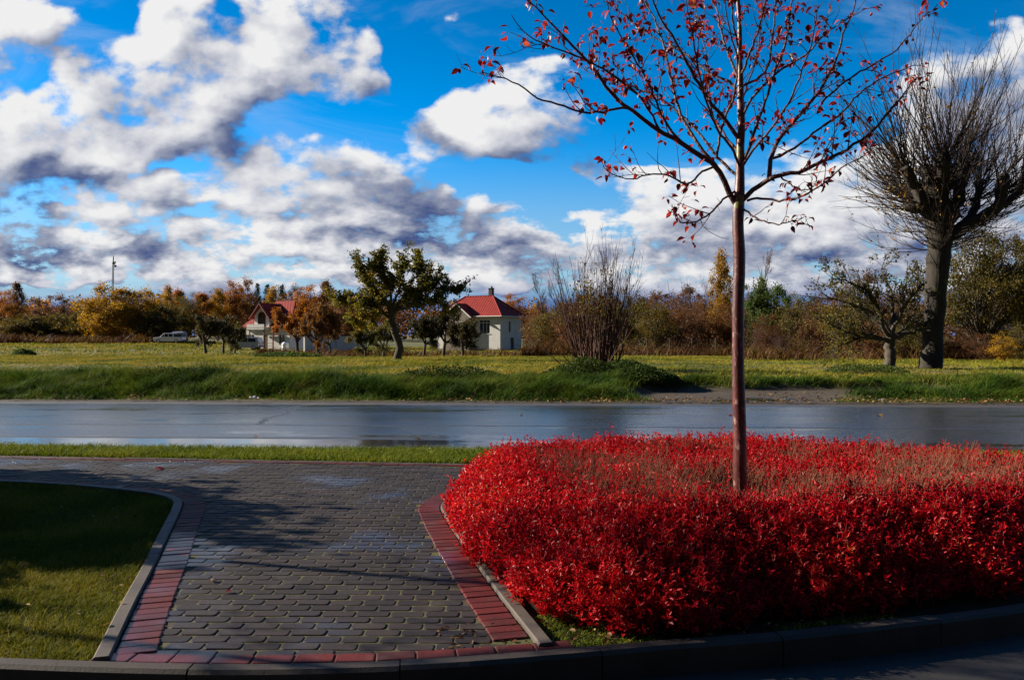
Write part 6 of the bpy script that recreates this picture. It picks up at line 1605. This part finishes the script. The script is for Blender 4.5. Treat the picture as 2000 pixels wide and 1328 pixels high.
def build_small():
    # white water tank by the left house
    Y0 = 110; x0 = P(557, 0, Y0)[0]; z0 = float(gz(x0, Y0)) - .02; root = empty("water_tank", (x0, Y0, z0)); tag(root, "round white plastic water tank in the grass right of the porch", "water tank")
    zz = np.array([0, .05, .3, .34, .38, .66, .70, .74, 1.0, 1.15, 1.26, 1.30]); rr = np.array([.40, .46, .46, .43, .46, .46, .43, .46, .46, .38, .20, .14])
    m = MB(); m.tubes(np.column_stack([0 * zz, 0 * zz, zz]), rr, 20, cap=True); m.obj("tank", M_plastic, root, smooth=True); m = MB(); m.tubes(np.array([[0, 0, 1.28], [0, 0, 1.33], [0, 0, 1.35]]), [.17, .17, .15], 14, cap=True); m.obj("lid", M_darkm, root)
    # mast
    Y0 = 205; b = np.array(P(217.5, 660, Y0)); t = np.array(P(221.5, 500, Y0)); b[2] = float(gz(b[0], Y0)); root = empty("radio_mast", b); tag(root, "tall thin grey mast with small antennas rising above the golden bushes", "mast")
    ax = t - b
    for dx in (-.20, .20):
        m = MB(); m.tubes(np.array([(dx, 0, -.2), ax * .5 + (dx * .9, 0, 0), ax * .93 + (dx * .8, 0, 0)]), [.12, .11, .09], 8, cap=True); m.obj("leg", M_metal, root)
    m = MB()
    for q in np.linspace(.03, .92, 26):
        s_ = .20 - .04 * q; c0, c1 = ax * q, ax * (q + .034); m.tubes(np.array([c0 + (-s_, 0, 0), c1 + (s_, 0, 0)]), [.03, .03], 4); m.tubes(np.array([c0 + (-s_, 0, 0), c0 + (s_, 0, 0)]), [.03, .03], 4)
    m.obj("bracing", M_metal, root)
    m = MB(); m.tubes(np.array([ax * .9, ax * .97, ax]), [.14, .13, .10], 8, cap=True); m.obj("top_tube", M_darkm, root)
    for q, dx, r_ in ((.925, .5, .22), (.88, .62, .28), (.905, .35, .2)):
        m = MB(); m.tubes(np.array([ax * q, ax * q + (dx, 0, 0)]), [.05, .05], 5); m.tubes(np.array([ax * q + (dx, .12, 0), ax * q + (dx, 0, 0), ax * q + (dx, -.2, 0)]), [r_ * .6, r_, r_ * .9], 12, cap=True); m.obj("antenna", M_darkm, root)
    # wire fence in front of the hedgerow
    xs = [(1216, 64.5), (1264, 63.5), (1308, 62.5), (1352, 62), (1398, 61.5)]
    pts = [np.array([(px - CX) / F * Y, Y, float(gz((px - CX) / F * Y, Y))]) for px, Y in xs]; base = pts[2]
    root = empty("wire_fence", base); tag(root, "old wire fence on thin wooden posts before the hedgerow", "fence")
    for p in pts:
        m = MB(); h = 1.45; m.tubes(np.array([p - base + (0, 0, -.2), p - base + (.01, 0, h * .5), p - base + (0, .01, h)]), [.055, .05, .045], 7, cap=True); m.obj("post", M_wood, root, smooth=False)
    for zz in (.4, .8, 1.25):
        m = MB(); m.tubes(np.array([p - base + (0, -.06, zz) for p in pts]), [.006] * len(pts), 4); m.obj("wire", M_darkm, root)
    # dark shed
    Y0 = 56; x0 = P(1935, 0, Y0)[0]; z0 = float(gz(x0, Y0)) - .05; root = empty("shed", (x0, Y0, z0), math.radians(6)); tag(root, "dark boarded shed with a hipped roof behind bushes at the right edge", "shed")
    m = MB(); m.box((0, 0, 1.0), (3.4, 2.6, 2.0)); m.obj("wall", M_shedw, root)
    m = MB(); hip_roof(m, -1.95, 1.95, -1.55, 1.55, 2.02, 3.10, .75, .08); m.obj("roof", M_shedr, root)
    m = MB(); m.box((-.5, -1.33, .95), (.95, .05, 1.88)); d = m.obj("door", M_wood, root); m = MB(); m.box((-.15, -1.38, .95), (.04, .05, .16)); m.obj("handle", M_metal, d)
    # scraps of litter
    rng = np.random.default_rng(5)
    for (px, py, z, s_, m_, nm, lb) in ((991, 1127, -.01, .04, M_blue, "foil_scrap", "small crumpled bright blue wrapper on soil beside the right path edging"), (497, 779, .05, .11, M_paper, "paper_scrap", "crumpled pale paper on the far road edge at the left"), (1720, 783, .1, .06, M_paper, "paper_scrap", "pale scrap among fallen leaves on the far verge at the right")):
        X, Y, _ = G(px, py, z); m = MB(); n = 5; u_, v_ = np.meshgrid(np.linspace(-1, 1, n), np.linspace(-.6, .6, n)); V = np.stack([u_, v_, np.abs(rng.normal(0, .35, u_.shape))], -1).reshape(-1, 3) * s_
        i = np.arange(n * n).reshape(n, n); m.add(V, np.stack([i[:-1, :-1], i[:-1, 1:], i[1:, 1:], i[1:, :-1]], -1).reshape(-1, 4)); o = m.obj(nm, m_); o.location = (X, Y, max(z, float(gz(X, Y)) + .04 if Y > 19 else z) + .01); tag(o, lb, "litter")
build_small()

# ---------------------------------------------------------------- neighbours standing left of the view, whose shadows cross lawn and path
dup(CRAB, (-6.35, 7.05, -.03), 2.2, (.72, .72, 1.02), "young red leaved tree standing on the lawn left of the view, farther from the kerb", "young street trees")
dup(CRAB, (-6.6, 5.55, -.03), 4.0, (.7, .7, .95), "young red leaved tree standing on the lawn left of the view, nearer the kerb", "young street trees")
_w, _b, _l = cloud_tree(R_(55), 2.5, 3.9, .02, 190, 30000, .16, stems=6, stem_r=.04, cl_r=.10)
make("lilac_bush", (_w, _b, _l), (M_stem, M_stem, L_green), "dense round green bush on the lawn just left of the view", "bush", loc=(-8.5, 8.3, -.05))
